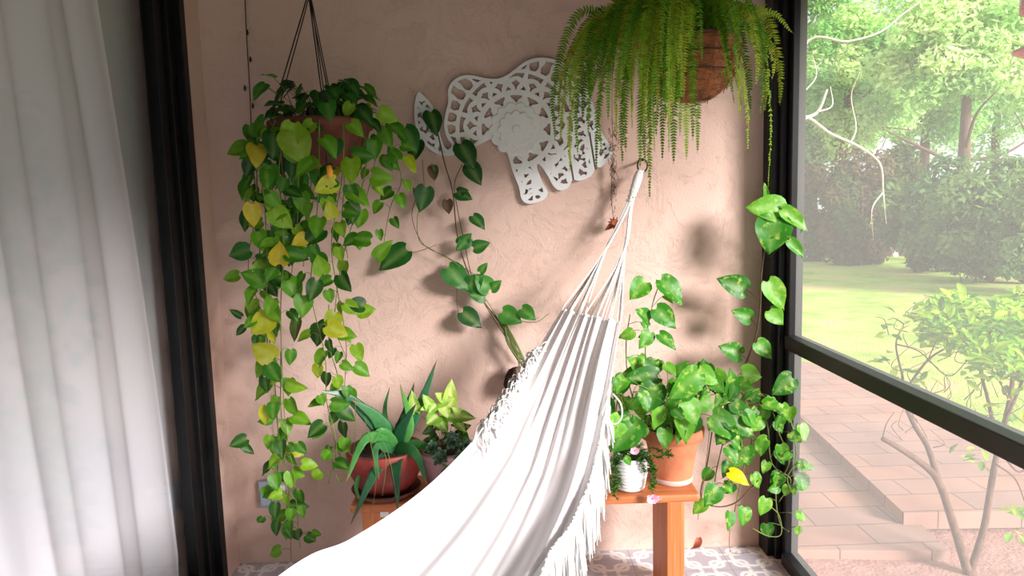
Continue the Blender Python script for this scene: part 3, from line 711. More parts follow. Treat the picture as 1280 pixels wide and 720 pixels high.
# ------------------------------------------------------------------ fern basket
def fern():
    Y = 2.42; c = at(862, 128, Y); R_ = 62 * mpp(Y); top = at(862, 52, Y).z
    root = empty('hanging_fern', c, 'bushy hanging fern in a round coconut-fibre basket at the upper right', 'hanging plant')
    b = MB(); H = top - c.z
    prof = [(.0005, 0)] + [(R_ * math.sin(a) ** .8, H * (1 - math.cos(a))) for a in [i * PI / 2 / 12 for i in range(1, 13)]] + [(R_ * .9, H), (R_ * .85, H * .7), (.0005, H * .6)]
    b.lathe(c, prof, 48, wob=.06); b.build('coir_liner', M['coir'], root)
    wr = MB()
    for t in (1.0, .72, .45):
        rr = R_ * math.sin(math.acos(1 - t)) ** .8 * 1.02; z = c.z + H * t
        wr.tube([Vector((c.x + rr * math.cos(a), c.y + rr * math.sin(a), z)) for a in [k * 2 * PI / 40 for k in range(41)]], .002, 5, cap=False)
    hk = Vector((c.x, c.y, ZC))
    for k in range(3):
        a = .5 + k * 2 * PI / 3; wr.tube([Vector((c.x + R_ * math.cos(a), c.y + R_ * math.sin(a), top)), hk], .0018, 5)
    wr.build('wire_frame', M['wire'], root)
    fb = MB()
    for i in range(90):
        a = rnd(-2.6, .3); z0 = rnd(.2, 1.0); rr = R_ * 1.02
        p = lambda an, t: Vector((c.x + rr * math.sin(math.acos(1 - t)) ** .8 * math.cos(an), c.y + rr * math.sin(math.acos(1 - t)) ** .8 * math.sin(an), c.z + H * t))
        fb.tube([p(a, z0), p(a + rnd(-.3, .3), max(.05, z0 - .3)) + rv(.008), p(a + rnd(-.5, .5), max(.02, z0 - .6)) + rv(.012)], .0008, 3)
    fb.build('loose_fibres', M['coir'], root)
    fr = MB(); rach = MB()
    FC = [lin(62, 116, 18), lin(84, 140, 24), lin(112, 160, 34), lin(140, 176, 48), lin(46, 92, 18), lin(150, 168, 46), lin(164, 184, 66)]
    def frond(p0, p1, p2, width=.020, col=None, gap=.0088, p15=None):
        pts = smooth_path([p0, p1] + ([p15] if p15 else []) + [p2], 24); 
        rach.tube(pts[::2] + [pts[-1]], .0009, 3, col=lin(120, 130, 50))
        tot = sum((pts[i + 1] - pts[i]).length for i in range(len(pts) - 1)); n = int(tot / gap); cum = [0]
        for i in range(len(pts) - 1): cum.append(cum[-1] + (pts[i + 1] - pts[i]).length)
        col = col or random.choice(FC); j = 0; tw = rnd(-.9, .9); wid = None
        for k in range(3, n):
            s = k * gap
            while j < len(cum) - 2 and cum[j + 1] < s: j += 1
            t = (s - cum[j]) / max(1e-6, cum[j + 1] - cum[j]); p = pts[j].lerp(pts[j + 1], min(1, t)); T = (pts[j + 1] - pts[j]).normalized()
            vw = Vector((math.sin(tw), -math.cos(tw), .25)); sd = T.cross(vw)
            if sd.length < .05: sd = T.orthogonal()
            sd.normalize(); nrm = sd.cross(T).normalized(); f = s / tot
            ln = width * (min(1, f * 6 + .25)) * (1 - f ** 2.2) ** .8 + .002
            for sg in (-1, 1):
                if random.random() < .05: continue
                d = (sd * sg + T * .28 + nrm * rnd(-.35, .25) + rv(.12)).normalized(); hw = gap * .40
                a = p; e = p + d * ln - Vector((0, 0, ln * .15)); mdl = p.lerp(e, .35) 
                cc = mixc(col, random.choice(FC), rnd(0, .35))
                if random.random() < .02: cc = lin(160, 110, 50)
                fr.add([a - T * hw * .8, mdl - T * hw + nrm * .001, e, mdl + T * hw + nrm * .001, a + T * hw * .8], [(0, 1, 2, 3, 4)], cc)
    tcn = Vector((c.x, c.y, top - .01))
    tips = [(712, 215, 2.35), (722, 195, 2.3), (700, 180, 2.4), (698, 150, 2.45), (694, 175, 2.5), (745, 215, 2.3), (752, 195, 2.45), (778, 205, 2.5), (782, 190, 2.3), (800, 210, 2.25), (806, 205, 2.35), (812, 248, 2.35), (818, 190, 2.2), (828, 200, 2.3), (836, 190, 2.2), (842, 205, 2.3), (850, 170, 2.2),
            (858, 200, 2.4), (872, 192, 2.45), (866, 176, 2.25), (832, 150, 2.15), (820, 170, 2.18), (842, 130, 2.15), (806, 150, 2.2), (790, 160, 2.2), (770, 170, 2.2), (735, 170, 2.25), (760, 150, 2.2), (728, 150, 2.3), (712, 130, 2.3), (706, 110, 2.45), (720, 90, 2.4), (740, 120, 2.25), (775, 125, 2.15), (800, 120, 2.15),
            (920, 100, 2.3), (930, 128, 2.35), (938, 140, 2.4), (950, 148, 2.45), (956, 140, 2.5), (975, 132, 2.5), (960, 235, 2.45), (992, 42, 2.4), (968, 60, 2.45), (965, 100, 2.5), (945, 110, 2.35), (922, 70, 2.2), (940, 60, 2.3), (955, 90, 2.4), (935, 190, 2.45), (945, 75, 2.5), (910, 55, 2.2), (925, 150, 2.4), (865, 60, 2.15), (848, 90, 2.12), (828, 100, 2.12), (835, 118, 2.12),
            (822, 135, 2.13), (848, 125, 2.13), (838, 160, 2.16), (813, 185, 2.25), (790, 140, 2.16), (805, 175, 2.2), (770, 60, 2.2), (745, 60, 2.3), (735, 40, 2.4), (785, 90, 2.15), (760, 95, 2.2)]
    for (x, y, Yt) in tips:
        for rep in range(2 if (y < 130 and x < 900) else 1):
            tip = at(x + rnd(-7, 7) * rep, y + rnd(-8, 6) * rep, Yt + rnd(-.04, .04)); d = tip - tcn; d.z = 0
            h = min(1, d.length / .35); o = tcn + d * .22 + rv(.02)
            apex = tcn + d * rnd(.62, .82) + Vector((0, 0, rnd(.06, .14) * (.5 + h * .5)))
            p15 = tip.lerp(apex, .45) + d * .10
            if y < 70: p15 = None
            frond(o, apex, tip, rnd(.020, .030), p15=p15)
    for i in range(46):          # upright and back fronds forming the dense crown
        a = rnd(0, 2 * PI); r1 = rnd(.12, .34); d = Vector((math.cos(a), math.sin(a), 0))
        tip = tcn + d * r1 + Vector((0, 0, rnd(-.20, .10))); apex = tcn + d * r1 * .6 + Vector((0, 0, rnd(.08, .2)))
        frond(tcn + rv(.04), apex, tip, rnd(.016, .022), col=random.choice(FC[:3] + FC[4:5]))
    rach.build('frond_stems', M['fern'], root); fr.build('fronds', M['fern'], root)
fern()

# ------------------------------------------------------------------ dried garland
def garland():
    Y = 2.965; root = empty('dried_garland', at(768, 292, Y), 'dry twig garland with a rust-coloured flower hanging beside the hammock cord', 'wall decoration')
    t = MB(); 
    t.tube(smooth_path([at(766, 60, Y), at(765, 130, Y), at(766, 190, Y), at(764, 240, Y), at(768, 286, Y)]), .0012, 4)
    for i in range(70):
        y = rnd(150, 246); x = 766 + rnd(-3, 3); p = at(x, y, Y); t.tube([p, p + Vector((rnd(-.012, .012), rnd(-.02, 0), rnd(-.03, .02))), p + Vector((rnd(-.018, .018), -.012, rnd(-.04, .03)))], .001, 4)
    for i in range(14):
        y = 246 + i * 2.8; p = at(767 + 3 * math.sin(i * 1.7), y, Y); t.tube([p, p + Vector((rnd(-.012, .012), -.006, -.01))], .0012, 4)
    t.build('twigs', M['twig'], root)
    f = MB(); c = at(768, 279, Y - .02)
    for i in range(11):
        a = 2 * PI * i / 11; e = c + Vector((math.cos(a) * .026, -.006 + rnd(-.012, .01), math.sin(a) * .026)); leaf(f, c, e, (0, -1, .2), .5, (1, 1, 1), .2, .3)
    leaf(f, c, at(756, 288, Y - .02), (0, -1, .2), .5, (1, 1, 1), .2, .2)
    f.build('flower', M['dry'], root)
    k = MB(); k.lathe(c + Vector((.006, -.02, -.008)), [(.0005, -.008), (.008, -.003), (.009, .003), (.0005, .009)], 10); k.build('flower_centre', M['yellow'], root)
garland()

# ------------------------------------------------------------------ light cord and outlet at the left
def light_cord():
    Y = 2.975
    L_ = [(305, -30), (308, 40), (312, 110), (316, 200), (322, 270), (326, 330), (334, 400), (340, 450), (345, 500), (348, 560), (346, 596)]
    root = empty('string_light_cord', at(346, 596, Y), 'dark cord dotted with small bulbs running down the wall behind the left vines', 'cord')
    m = MB(); P = smooth_path([at(x, y, Y) for x, y in L_], 8); m.tube(P, .0022, 6); m.build('cable', M['wire'], root)
    for (x, y) in [(309, 40), (313, 74), (306, 110), (316, 132), (317, 205), (322, 262), (328, 346), (336, 420), (343, 462), (338, 508)]:
        b = MB(); p = at(x, y, Y - .004); b.lathe(p, [(.0005, -.012), (.004, -.010), (.0055, -.003), (.004, .004), (.002, .010), (.0005, .011)], 10); b.build('bulb', M['wire'], root)
light_cord()
def outlet():
    p = at(336, 616, WY - .02); root = empty('outlet_box', (p.x, WY, p.z - .06), 'grey weatherproof outlet box low on the wall behind the left vines', 'electrical outlet')
    boxm((p.x - .04, WY - .035, p.z - .06), (p.x + .035, WY - .001, p.z + .055)).build('cover', M['grey'], root, False, .006)
    boxm((p.x - .03, WY - .045, p.z - .05), (p.x + .025, WY - .034, p.z + .02)).build('flap', M['grey'], root, False, .004)
    q = at(354, 609, WY - .05); boxm((q.x - .012, WY - .06, q.z - .012), (q.x + .012, WY - .034, q.z + .012)).build('plug', M['whitepot'], root, False, .003)
outlet()

# ------------------------------------------------------------------ plants on the bench, left
def aloe():
    Y = 2.62; c = at(484, 626, Y); c.z = BZ; rt = 47 * mpp(Y)
    root = empty('potted_aloe', c, 'dark green aloe with long arching leaves in a red bowl pot on the bench', 'potted plant')
    h = .175; m = MB()
    m.lathe(c, [(.0005, .012), (rt * .62, .012), (rt * .82, .045), (rt * .97, .085), (rt * 1.0, .13), (rt * 1.03, h - .03), (rt * 1.05, h - .004), (rt * 1.03, h), (rt * .96, h), (rt * .94, h - .03), (.0005, h - .03)], 44); m.build('pot', M['terrared'], root)
    s = MB(); s.lathe(c, [(.0005, 0), (rt * .84, 0), (rt * .95, .022), (rt * .92, .024), (rt * .8, .010), (.0005, .010)], 40); s.build('saucer', M['terradark'], root)
    so_ = MB(); so_.lathe(c, [(rt * .95, h - .032), (rt * .9, h - .022), (.0005, h - .016)], 24); so_.build('soil', M['soil'], root)
    al = MB(); AC = [lin(42, 96, 62), lin(54, 112, 62), lin(64, 124, 60), lin(36, 82, 52), lin(80, 140, 66)]
    def blade(pts, w0, col, brown=True):
        P = smooth_path(pts, 7); n = len(P); vs = []; cs = []; K = 8; up = Vector((0, -.3, 1))
        for i, p in enumerate(P):
            T = (P[min(i + 1, n - 1)] - P[max(i - 1, 0)]).normalized(); t = i / (n - 1)
            sd = T.cross(Vector((0, -1, .45))); sd = sd.normalized() if sd.length > .1 else Vector((1, 0, 0)); nn = sd.cross(T).normalized()
            w_ = w0 * (1 - t ** 1.7) ** .9 * (.8 + .2 * math.sin(PI * min(1, t * 2))) + .0006
            for k in range(K):
                a = 2 * PI * k / K; x = math.cos(a); y = math.sin(a)
                th_ = .30 if y < 0 else -.10 * (1 - abs(x)) + .12
                vs.append(p + sd * (x * w_ * (1 + .05 * (i % 2))) + nn * (y * w_ * th_))
                cs.append(mixc(col, lin(150, 80, 60), max(0, (t - .88) / .12) * .8) if brown else col)
        fs = [(i * K + k, i * K + (k + 1) % K, (i + 1) * K + (k + 1) % K, (i + 1) * K + k) for i in range(n - 1) for k in range(K)]
        al.add(vs, fs, cs)
    b0 = at(492, 556, 2.62)
    def B(tx, ty, mx, my, w_, Yt, ym=None, ci=0, o=(0, 0)):
        blade([b0 + Vector((o[0], 0, -.02)) + rv(.012), at(mx, my, ym or (2.62 + Yt) / 2), at(tx, ty, Yt)], w_ * mpp(2.6) * 1.2, AC[ci])
    B(546, 450, 524, 508, 8, 2.66, ci=0); B(518, 478, 507, 520, 9, 2.7, ci=3); B(487, 484, 481, 515, 4, 2.76, ci=1)
    B(440, 500, 470, 522, 11, 2.55, ci=1); B(398, 488, 440, 500, 8, 2.52, ci=0)
    B(432, 604, 458, 548, 8, 2.44, 2.5, 2); B(438, 656, 468, 592, 8, 2.42, 2.46, 0); B(497, 640, 495, 585, 9, 2.42, 2.46, 3, (.0, 0)); B(534, 606, 518, 566, 8, 2.45, 2.5, 1)
    B(560, 586, 530, 558, 7, 2.55, ci=2); B(500, 480, 512, 530, 8, 2.6, ci=4); B(462, 560, 476, 540, 9, 2.5, ci=2); B(455, 640, 447, 600, 4, 2.47, 2.5, 2)
    B(474, 600, 470, 560, 6, 2.44, 2.47, 1); B(520, 505, 505, 530, 8, 2.5, ci=0)
    al.build('leaves', M['aloe'], root)
    fs = MB()
    for px in ([(478, 550), (486, 570), (492, 600), (496, 622)], [(456, 520), (462, 545), (482, 570), (478, 620)], [(462, 545), (470, 600), (462, 650)]):
        fs.tube(smooth_path([at(x, y, 2.42) for x, y in px]), .0012, 4)
    fs.build('thin_stems', M['stem'], root)
aloe()
def small_left():
    Y = 2.66; c = at(562, 620, Y); c.z = BZ
    root = empty('potted_peperomia', c, 'pale veined leafy plant with grey-green succulent rosettes in a dusty pink pot beside the aloe', 'potted plant')
    pot(root, 'pot', M['pinkpot'], c, 36 * mpp(Y), 27 * mpp(Y), .15, rim=.02)
    st, lf = MB(), MB()
    PC = [lin(140, 190, 70), lin(170, 204, 90), lin(110, 168, 50)]
    for (bx, by, tx, ty, w_) in [(562, 510, 564, 476, .5), (560, 518, 594, 522, .55), (548, 502, 566, 498, .8), (540, 512, 530, 494, .6), (548, 518, 532, 530, 1.0), (545, 505, 535, 516, .9), (558, 500, 545, 492, .7), (520, 515, 514, 490, .5), (570, 526, 582, 540, .6), (548, 524, 560, 540, .8), (580, 520, 566, 510, .6), (536, 508, 526, 512, .7), (554, 506, 560, 522, .9)]:
        s0 = c + Vector((rnd(-.02, .02), 0, .14)); b = at(bx, by, Y - .03); st.tube(smooth_path([s0, s0.lerp(b, .6) + Vector((0, 0, .02)), b], 4), .0014, 4)
        leaf(lf, b, at(tx, ty, Y - .06), (rnd(-.2, .3), -1, .5), w_, random.choice(PC), .15, .15, mid=lin(214, 224, 150))
    for i in range(26):
        a = rnd(0, 2 * PI); b = c + Vector((math.cos(a) * .05, math.sin(a) * .05 - .01, .16 + rnd(0, .07))); leaf(lf, b, b + Vector((math.cos(a) * .04, -.02, rnd(-.03, .02))), facing(), .8, random.choice(GD), .2, .2)
    st.build('stems', M['stem'], root); lf.build('leaves', M['vleaf'], root)
    sc = MB(); SC = [lin(96, 132, 112), lin(76, 116, 96), lin(120, 150, 128)]
    for (x, y, r_) in [(552, 572, 15), (566, 552, 15), (540, 560, 11), (574, 572, 12), (558, 590, 11), (584, 556, 10)]:
        p = at(x, y, 2.56); nrm = Vector((rnd(-.3, .3), -1, .6)).normalized(); u = nrm.orthogonal().normalized(); v = nrm.cross(u)
        for k in range(22):
            a = k * 2.4; rr = (.35 + .65 * k / 22) * r_ * mpp(2.56); d = (u * math.cos(a) + v * math.sin(a)); el = 1 - k / 22
            tip = p + d * rr + nrm * (rr * .3 + .016 * el); leaf(sc, p, tip, nrm, .45, random.choice(SC), .35, -.2, prof=[(0, .25), (.4, .45), (.7, .5), (.9, .3), (1, .02)], heart=0)
    sc.build('succulent_rosettes', M['aloe'], root)
small_left()

# ------------------------------------------------------------------ plants on the bench, right
def big_pothos():
    Y = 2.64; c = at(840, 604, Y); c.z = BZ; rt = 39 * mpp(Y)
    root = empty('potted_pothos', c, 'variegated pothos in large terracotta pot on the bench, vines trailing onto the black post', 'potted plant')
    h = at(840, 532, Y).z - BZ
    m = MB(); rb = 25 * mpp(Y)
    m.lathe(c, [(.0005, .003), (rb, .003), (rb * 1.01, .018), (rt * .86, h - .045), (rt * .88, h - .044), (rt * 1.03, h - .040), (rt * 1.05, h - .006), (rt * 1.02, h), (rt * .95, h), (rt * .92, h - .03), (rb * .9, .02), (.0005, .02)], 48); m.build('pot', M['terra'], root)
    s = MB(); s.lathe(c, [(.0005, 0), (rb * 1.01, 0), (rb * 1.05, .006), (rb * 1.045, .020), (rb * 1.01, .021)], 40); s.build('pot_foot', M['limestain'], root)['label'] = 'pale lime-stained pot foot'
    so_ = MB(); so_.lathe(c, [(rt * .94, h - .03), (rt * .9, h - .02), (.0005, h - .012)], 24); so_.build('soil', M['soil'], root)
    st, lf, sd = MB(), MB(), MB()
    soil = c + Vector((0, 0, h - .02))
    def V(px, Y0, Y1, pal=GV, **k):
        n = len(px); k.setdefault('Ls', .10); k.setdefault('gap', .055); k.setdefault('jit', .01); k.setdefault('r', .0026); k.setdefault('petiole', .045)
        vine(st, lf, [at(x, y, Y0 + (Y1 - Y0) * i / (n - 1)) for i, (x, y) in enumerate(px)], pal, **k)
    # climbing stem behind
    V([(826, 535), (812, 480), (806, 430), (812, 385), (822, 358)], 2.66, 2.74, Ls=.09, gap=.10)
    V([(805, 530), (785, 480), (783, 430), (786, 392)], 2.68, 2.82, Ls=.075, gap=.06)
    V([(815, 540), (790, 520), (775, 490), (770, 545), (768, 590)], 2.56, 2.5, Ls=.08)
    V([(850, 535), (870, 495), (885, 470), (905, 480), (918, 520), (925, 570), (905, 610)], 2.6, 2.62)
    V([(850, 535), (880, 490), (900, 500), (905, 540), (898, 590), (888, 630)], 2.58, 2.66)
    V([(860, 530), (900, 475), (930, 495), (938, 540), (930, 590), (915, 640)], 2.66, 2.76)
    V([(840, 540), (830, 500), (800, 480), (790, 500)], 2.55, 2.45)
    V([(840, 540), (850, 500), (862, 480), (850, 470)], 2.60, 2.55)
    # trailing by the post
    V([(940, 490), (962, 500), (972, 540), (985, 575), (968, 610), (975, 650), (990, 665)], 2.78, 2.78, Ls=.085, gap=.040)
    V([(945, 500), (960, 530), (965, 580), (985, 600), (975, 630)], 2.80, 2.80, Ls=.085, gap=.040)
    V([(955, 510), (985, 520), (992, 570), (985, 595), (992, 620)], 2.76, 2.74, Ls=.08, gap=.045)
    # explicit bright leaves
    E = [(806, 352, 788, 374, 2.72, .9), (826, 350, 856, 380, 2.72, .8), (820, 386, 846, 410, 2.7, .8), (812, 400, 796, 386, 2.7, .9), (824, 418, 846, 436, 2.7, .7), (812, 415, 800, 436, 2.7, .8), (800, 424, 818, 420, 2.72, .6),
         (818, 450, 812, 474, 2.6, .9), (818, 480, 808, 518, 2.5, .9), (822, 470, 776, 474, 2.55, .55), (860, 486, 834, 498, 2.48, .9), (872, 466, 838, 500, 2.47, .7), (858, 502, 872, 532, 2.48, 1.0), (842, 512, 856, 524, 2.46, .9), (880, 466, 880, 450, 2.6, .9), (868, 462, 900, 480, 2.58, .8), (912, 498, 916, 462, 2.6, .75),
         (905, 515, 946, 546, 2.6, .7), (918, 510, 948, 528, 2.64, .7), (890, 520, 928, 550, 2.58, .75), (908, 560, 924, 580, 2.6, .8), (775, 520, 766, 552, 2.46, .9), (790, 530, 764, 566, 2.46, .9), (786, 508, 800, 496, 2.5, .8), (888, 500, 864, 512, 2.56, .8), (912, 530, 896, 556, 2.58, .9), (938, 500, 950, 486, 2.7, .9),
         (830, 536, 832, 562, 2.5, .8), (853, 530, 846, 556, 2.5, .5), (800, 545, 792, 520, 2.5, .8), (896, 608, 882, 634, 2.6, .9), (912, 640, 912, 664, 2.64, .8), (780, 470, 768, 500, 2.56, .7), (846, 470, 860, 452, 2.6, .8), (800, 462, 786, 446, 2.64, .8), (832, 456, 846, 470, 2.56, .8), (920, 478, 944, 486, 2.66, .8)]
    for (bx, by, tx, ty, Y_, wd) in E: 
        b = at(bx, by, Y_); pxleaf(lf, st, bx, by, tx, ty, Y_, random.choice(GV), wd, (rnd(-.1, .5), -1, rnd(.1, .7)), dy=-.03)
        if by < 560 and by > 440 and bx < 900: st.tube(smooth_path([soil + rv(.03), soil.lerp(b, .6) + Vector((0, 0, .03)), b], 4), .0016, 4)
    # brown stem that climbs the corner and post
    P = [at(x, y, Yy) for x, y, Yy in [(920, 500, 2.74), (925, 472, 2.84), (938, 440, 2.88), (946, 415, 2.88), (950, 385, 2.88), (952, 340, 2.86), (958, 300, 2.84), (963, 275, 2.82), (965, 262, 2.82)]]
    sd.tube(smooth_path(P), .0034, 6)
    sd.tube(smooth_path([at(x, y, 2.72) for x, y in [(890, 540), (884, 580), (876, 620), (893, 633), (920, 628), (948, 600)]]), .0028, 5)
    sd.tube(smooth_path([at(x, y, 2.90) for x, y in [(912, 660), (914, 690), (940, 690)]]), .0012, 4)
    sd.tube(smooth_path([at(x, y, 2.84) for x, y in [(888, 530), (880, 600), (872, 650)]]), .0012, 4)
    st.tube(smooth_path([at(x, y, 2.76) for x, y in [(940, 660), (960, 670), (976, 668), (974, 645), (962, 632)]]), .0024, 5)
    for (bx, by, tx, ty, Y_, wd, stem) in [(978, 262, 934, 258, 2.80, .75, (966, 270, 2.82)), (978, 262, 1012, 288, 2.78, .5, (966, 262, 2.82)), (968, 272, 962, 318, 2.78, 1.0, (962, 290, 2.83)), (958, 292, 976, 290, 2.79, .9, (960, 300, 2.83)), (986, 300, 1006, 322, 2.78, .55, (962, 322, 2.85)), (932, 362, 898, 348, 2.84, .75, (952, 378, 2.88)),
                                           (960, 352, 982, 388, 2.80, .7, (953, 350, 2.86)), (938, 398, 916, 388, 2.84, .8, (948, 412, 2.88)), (962, 388, 980, 406, 2.80, .95, (952, 392, 2.86)), (926, 444, 900, 432, 2.84, .8, (936, 452, 2.88)), (946, 428, 966, 448, 2.80, .85, (944, 425, 2.88)), (990, 472, 966, 494, 2.76, .85, (962, 505, 2.8)), (958, 248, 956, 228, 2.80, .4, (964, 262, 2.82))]:
        pxleaf(lf, sd, bx, by, tx, ty, Y_, random.choice(GV), wd, (rnd(-.2, .3), -1, rnd(.1, .6)), dy=-.02, stem=stem)
    yl = MB(); leaf(yl, at(912, 590, 2.6), at(938, 604, 2.56), (0.2, -1, .8), .7, lin(244, 206, 20), .1, .25, mid=lin(240, 200, 30)); yl.build('yellow_leaf', M['leaf'], root)['label'] = 'single bright yellow leaf'
    sd.build('woody_stems', M['stemdark'], root); st.build('stems', M['stem'], root); lf.build('leaves', M['vleaf'], root)
big_pothos()
def moss_rose():
    Y = 2.575; c = at(787, 616, Y); c.z = BZ
    root = empty('potted_moss_rose', c, 'needle-leaved moss rose with small pink flowers spilling from a white ribbed pot', 'potted plant')
    rt = 23 * mpp(Y); h = at(787, 572, Y).z - BZ + .01; m = MB(); prof = [(.0005, 0), (rt * .72, 0), (rt * .84, .006)]
    for i in range(1, 40):
        t = i / 40; prof.append((rt * (.84 + .16 * min(1, t * 2.2)) * (1 + .018 * math.sin(t * 2 * PI * 9)), .006 + (h - .010) * t))
    prof += [(rt * .96, h), (rt * .88, h), (rt * .86, h - .02), (.0005, h - .02)]
    m.lathe(c, prof, 44); m.build('pot', M['whitepot'], root)
    s = MB(); s.lathe(c, [(rt * .88, h - .02), (.0005, h - .008)], 20); s.build('soil', M['soil'], root)
    st, lf = MB(), MB(); soil = c + Vector((0, 0, h - .01)); C_ = [lin(70, 130, 40), lin(54, 108, 36), lin(100, 156, 54), lin(40, 84, 34)]
    def sprig(px, Ys):
        P = smooth_path([soil + rv(.012)] + [at(x, y, Ys) for x, y in px], 7); st.tube(P, .0014, 4)
        for i, p in enumerate(P[3:]):
            for k in range(5):
                d = (Vector((rnd(-1, 1), rnd(-1, .6), rnd(-.6, .8)))).normalized(); e = p + d * rnd(.012, .024); lf.tube([p, p.lerp(e, .6), e], [.0011, .0013, .0003], 4, col=random.choice(C_))
    for px in ([(772, 575), (766, 592), (768, 612)], [(775, 570), (760, 580), (764, 606), (770, 622)], [(770, 566), (768, 585), (775, 606)], [(800, 570), (812, 575), (816, 590), (814, 612)], [(805, 565), (822, 572), (832, 566)], [(806, 568), (816, 584), (820, 588)], [(785, 560), (778, 552)], [(795, 562), (802, 556)],
               [(768, 560), (756, 566), (757, 590)], [(780, 566), (790, 560)], [(800, 575), (806, 590)], [(815, 560), (836, 570), (834, 562)], [(764, 555), (760, 545)], [(770, 580), (774, 600), (766, 616)], [(808, 575), (818, 600), (814, 610)]): sprig(px, 2.49 + rnd(-.02, .02))
    st.build('stems', M['stem'], root); lf.build('leaves', M['fern'], root)
    for (x, y, r_) in ((815, 623, 8), (793, 563, 6), (824, 622, 3)):
        f = MB(); p = at(x, y, 2.475)
        for k in range(7 if r_ > 4 else 5):
            a = 2 * PI * k / (7 if r_ > 4 else 5); e = p + Vector((math.cos(a), -.35, math.sin(a) * .8)) * r_ * mpp(2.47); leaf(f, p, e, (0, -1, .2), 1.0, (1, 1, 1), .1, -.1, prof=[(0, .2), (.3, .42), (.6, .5), (.85, .42), (1, .2)], heart=0)
        fo = f.build('flower', M['pink'], root)
        k = MB(); k.lathe(p + Vector((0, -.006, -.002)), [(.0005, 0), (.003, .002), (.0005, .005)], 8); k.build('flower_centre', M['terrared'], fo)
moss_rose()
def tiny_pot():
    Y = 2.60; c = at(738, 612, Y); c.z = BZ
    root = empty('small_potted_plant', c, 'small terracotta pot half hidden behind the hammock fringe, left of the white pot', 'potted plant')
    pot(root, 'pot', M['terrared'], c, 17 * mpp(Y), 11 * mpp(Y), .105, rim=.018)
    lf, st = MB(), MB()
    for i in range(22):
        a = rnd(0, 2 * PI); b = c + Vector((0, 0, .10)); e = b + Vector((math.cos(a) * .04, math.sin(a) * .04, rnd(.01, .07))); st.tube([b, e], .001, 4); leaf(lf, e, e + Vector((math.cos(a) * .03, math.sin(a) * .03, rnd(-.02, .02))), facing(), .7, random.choice(GD), .2, .2)
    st.build('stems', M['stem'], root); lf.build('leaves', M['leaf'], root)
tiny_pot()
dl = MB(); b = at(872, 674, 2.86); leaf(dl, at(872, 672, 2.90), at(867, 692, 2.90), (0.3, -1, .5), .5, (1, 1, 1), .5, .5)
o = dl.build('dried_leaf', M['dry']); tag(o, 'curled reddish dry leaf hanging by the wall foot, right of the bench leg', 'leaf')

# ------------------------------------------------------------------ garden
def foliage(mb, centre, rad, n, size, pal, clumps=26, flat=.75, shell=.6):
    rs = np.random.RandomState(random.randint(0, 99999)); cl = []
    for k in range(clumps):
        d = rs.normal(size=3); d /= np.linalg.norm(d); r_ = rs.uniform(shell, 1) ; cl.append((np.array([d[0] * rad[0], d[1] * rad[1], d[2] * rad[2]]) * r_ * .8 + np.array(centre), rs.uniform(.22, .42), pal[rs.randint(len(pal))]))
    per = n // clumps
    for (cc, rr, col) in cl:
        for i in range(per):
            d = rs.normal(size=3); d /= np.linalg.norm(d); d[2] = d[2] * flat
            p = cc + d * rr * np.array(rad) * rs.uniform(.55, 1.0)
            u = rs.normal(size=3); u /= np.linalg.norm(u); nn = d * .7 + np.array([0, 0, .6]) + rs.normal(size=3) * .5; v = np.cross(u, nn); v /= (np.linalg.norm(v) + 1e-6); u = np.cross(v, nn); u /= (np.linalg.norm(u) + 1e-6)
            s_ = size * rs.uniform(.6, 1.3); k_ = rs.uniform(.8, 1.2)
            mb.add([p - u * s_, p - v * s_ * .45 , p + u * s_, p + v * s_ * .45], [(0, 1, 2, 3)], (col[0] * k_, col[1] * k_, col[2] * k_))
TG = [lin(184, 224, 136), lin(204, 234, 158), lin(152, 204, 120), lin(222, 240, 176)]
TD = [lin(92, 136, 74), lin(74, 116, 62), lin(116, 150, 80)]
GZ = -.23
def tree(px, base_y, Y, label, h, rad, pal, n=9000, size=.13, lean=0, cz=None, clumps=40):
    n = int(n * 1.6); size = .10
    d = ray(px, base_y); X = CAMLOC.x + d.x * (Y / d.y)
    root = empty('tree', (X, Y, GZ), label, 'tree', 'trees at the back of the garden')
    tk = MB(); top = Vector((X + lean, Y, GZ + h * .75)); base = Vector((X, Y, GZ))
    P = smooth_path([base, base.lerp(top, .4) + Vector((rnd(-.3, .3), 0, 0)), top], 6); tk.tube(P, [.16 * (1.25 - i / len(P)) + .03 for i in range(len(P))], 9)
    for k in range(9):
        s0 = base.lerp(top, rnd(.35, .95)); a = rnd(0, 2 * PI); e = s0 + Vector((math.cos(a) * rad[0] * .8, math.sin(a) * rad[1] * .8, rnd(.2, 1.6))); tk.tube(smooth_path([s0, s0.lerp(e, .5) + rv(.3), e], 5), [.05, .048, .046, .044, .042, .036, .03, .026, .02, .016, .012], 6)
    tk.build('trunk', M['bark'], root)
    f = MB(); foliage(f, (X + lean, Y, cz if cz else GZ + h * .72), rad, n, size, pal, clumps); f.build('crown', M['tree'], root)
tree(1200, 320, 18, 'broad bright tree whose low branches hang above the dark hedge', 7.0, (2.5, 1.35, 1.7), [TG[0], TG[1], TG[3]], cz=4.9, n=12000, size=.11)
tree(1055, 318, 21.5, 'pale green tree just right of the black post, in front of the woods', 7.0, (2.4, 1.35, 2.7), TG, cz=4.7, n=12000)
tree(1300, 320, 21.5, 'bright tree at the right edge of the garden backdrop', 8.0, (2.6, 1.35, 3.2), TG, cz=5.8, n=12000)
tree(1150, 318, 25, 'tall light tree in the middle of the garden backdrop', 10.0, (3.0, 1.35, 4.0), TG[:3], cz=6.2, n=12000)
tree(1400, 320, 25, 'tree partly outside the right edge of the view', 9.0, (2.8, 1.35, 3.6), TG, cz=6.0, n=7000)
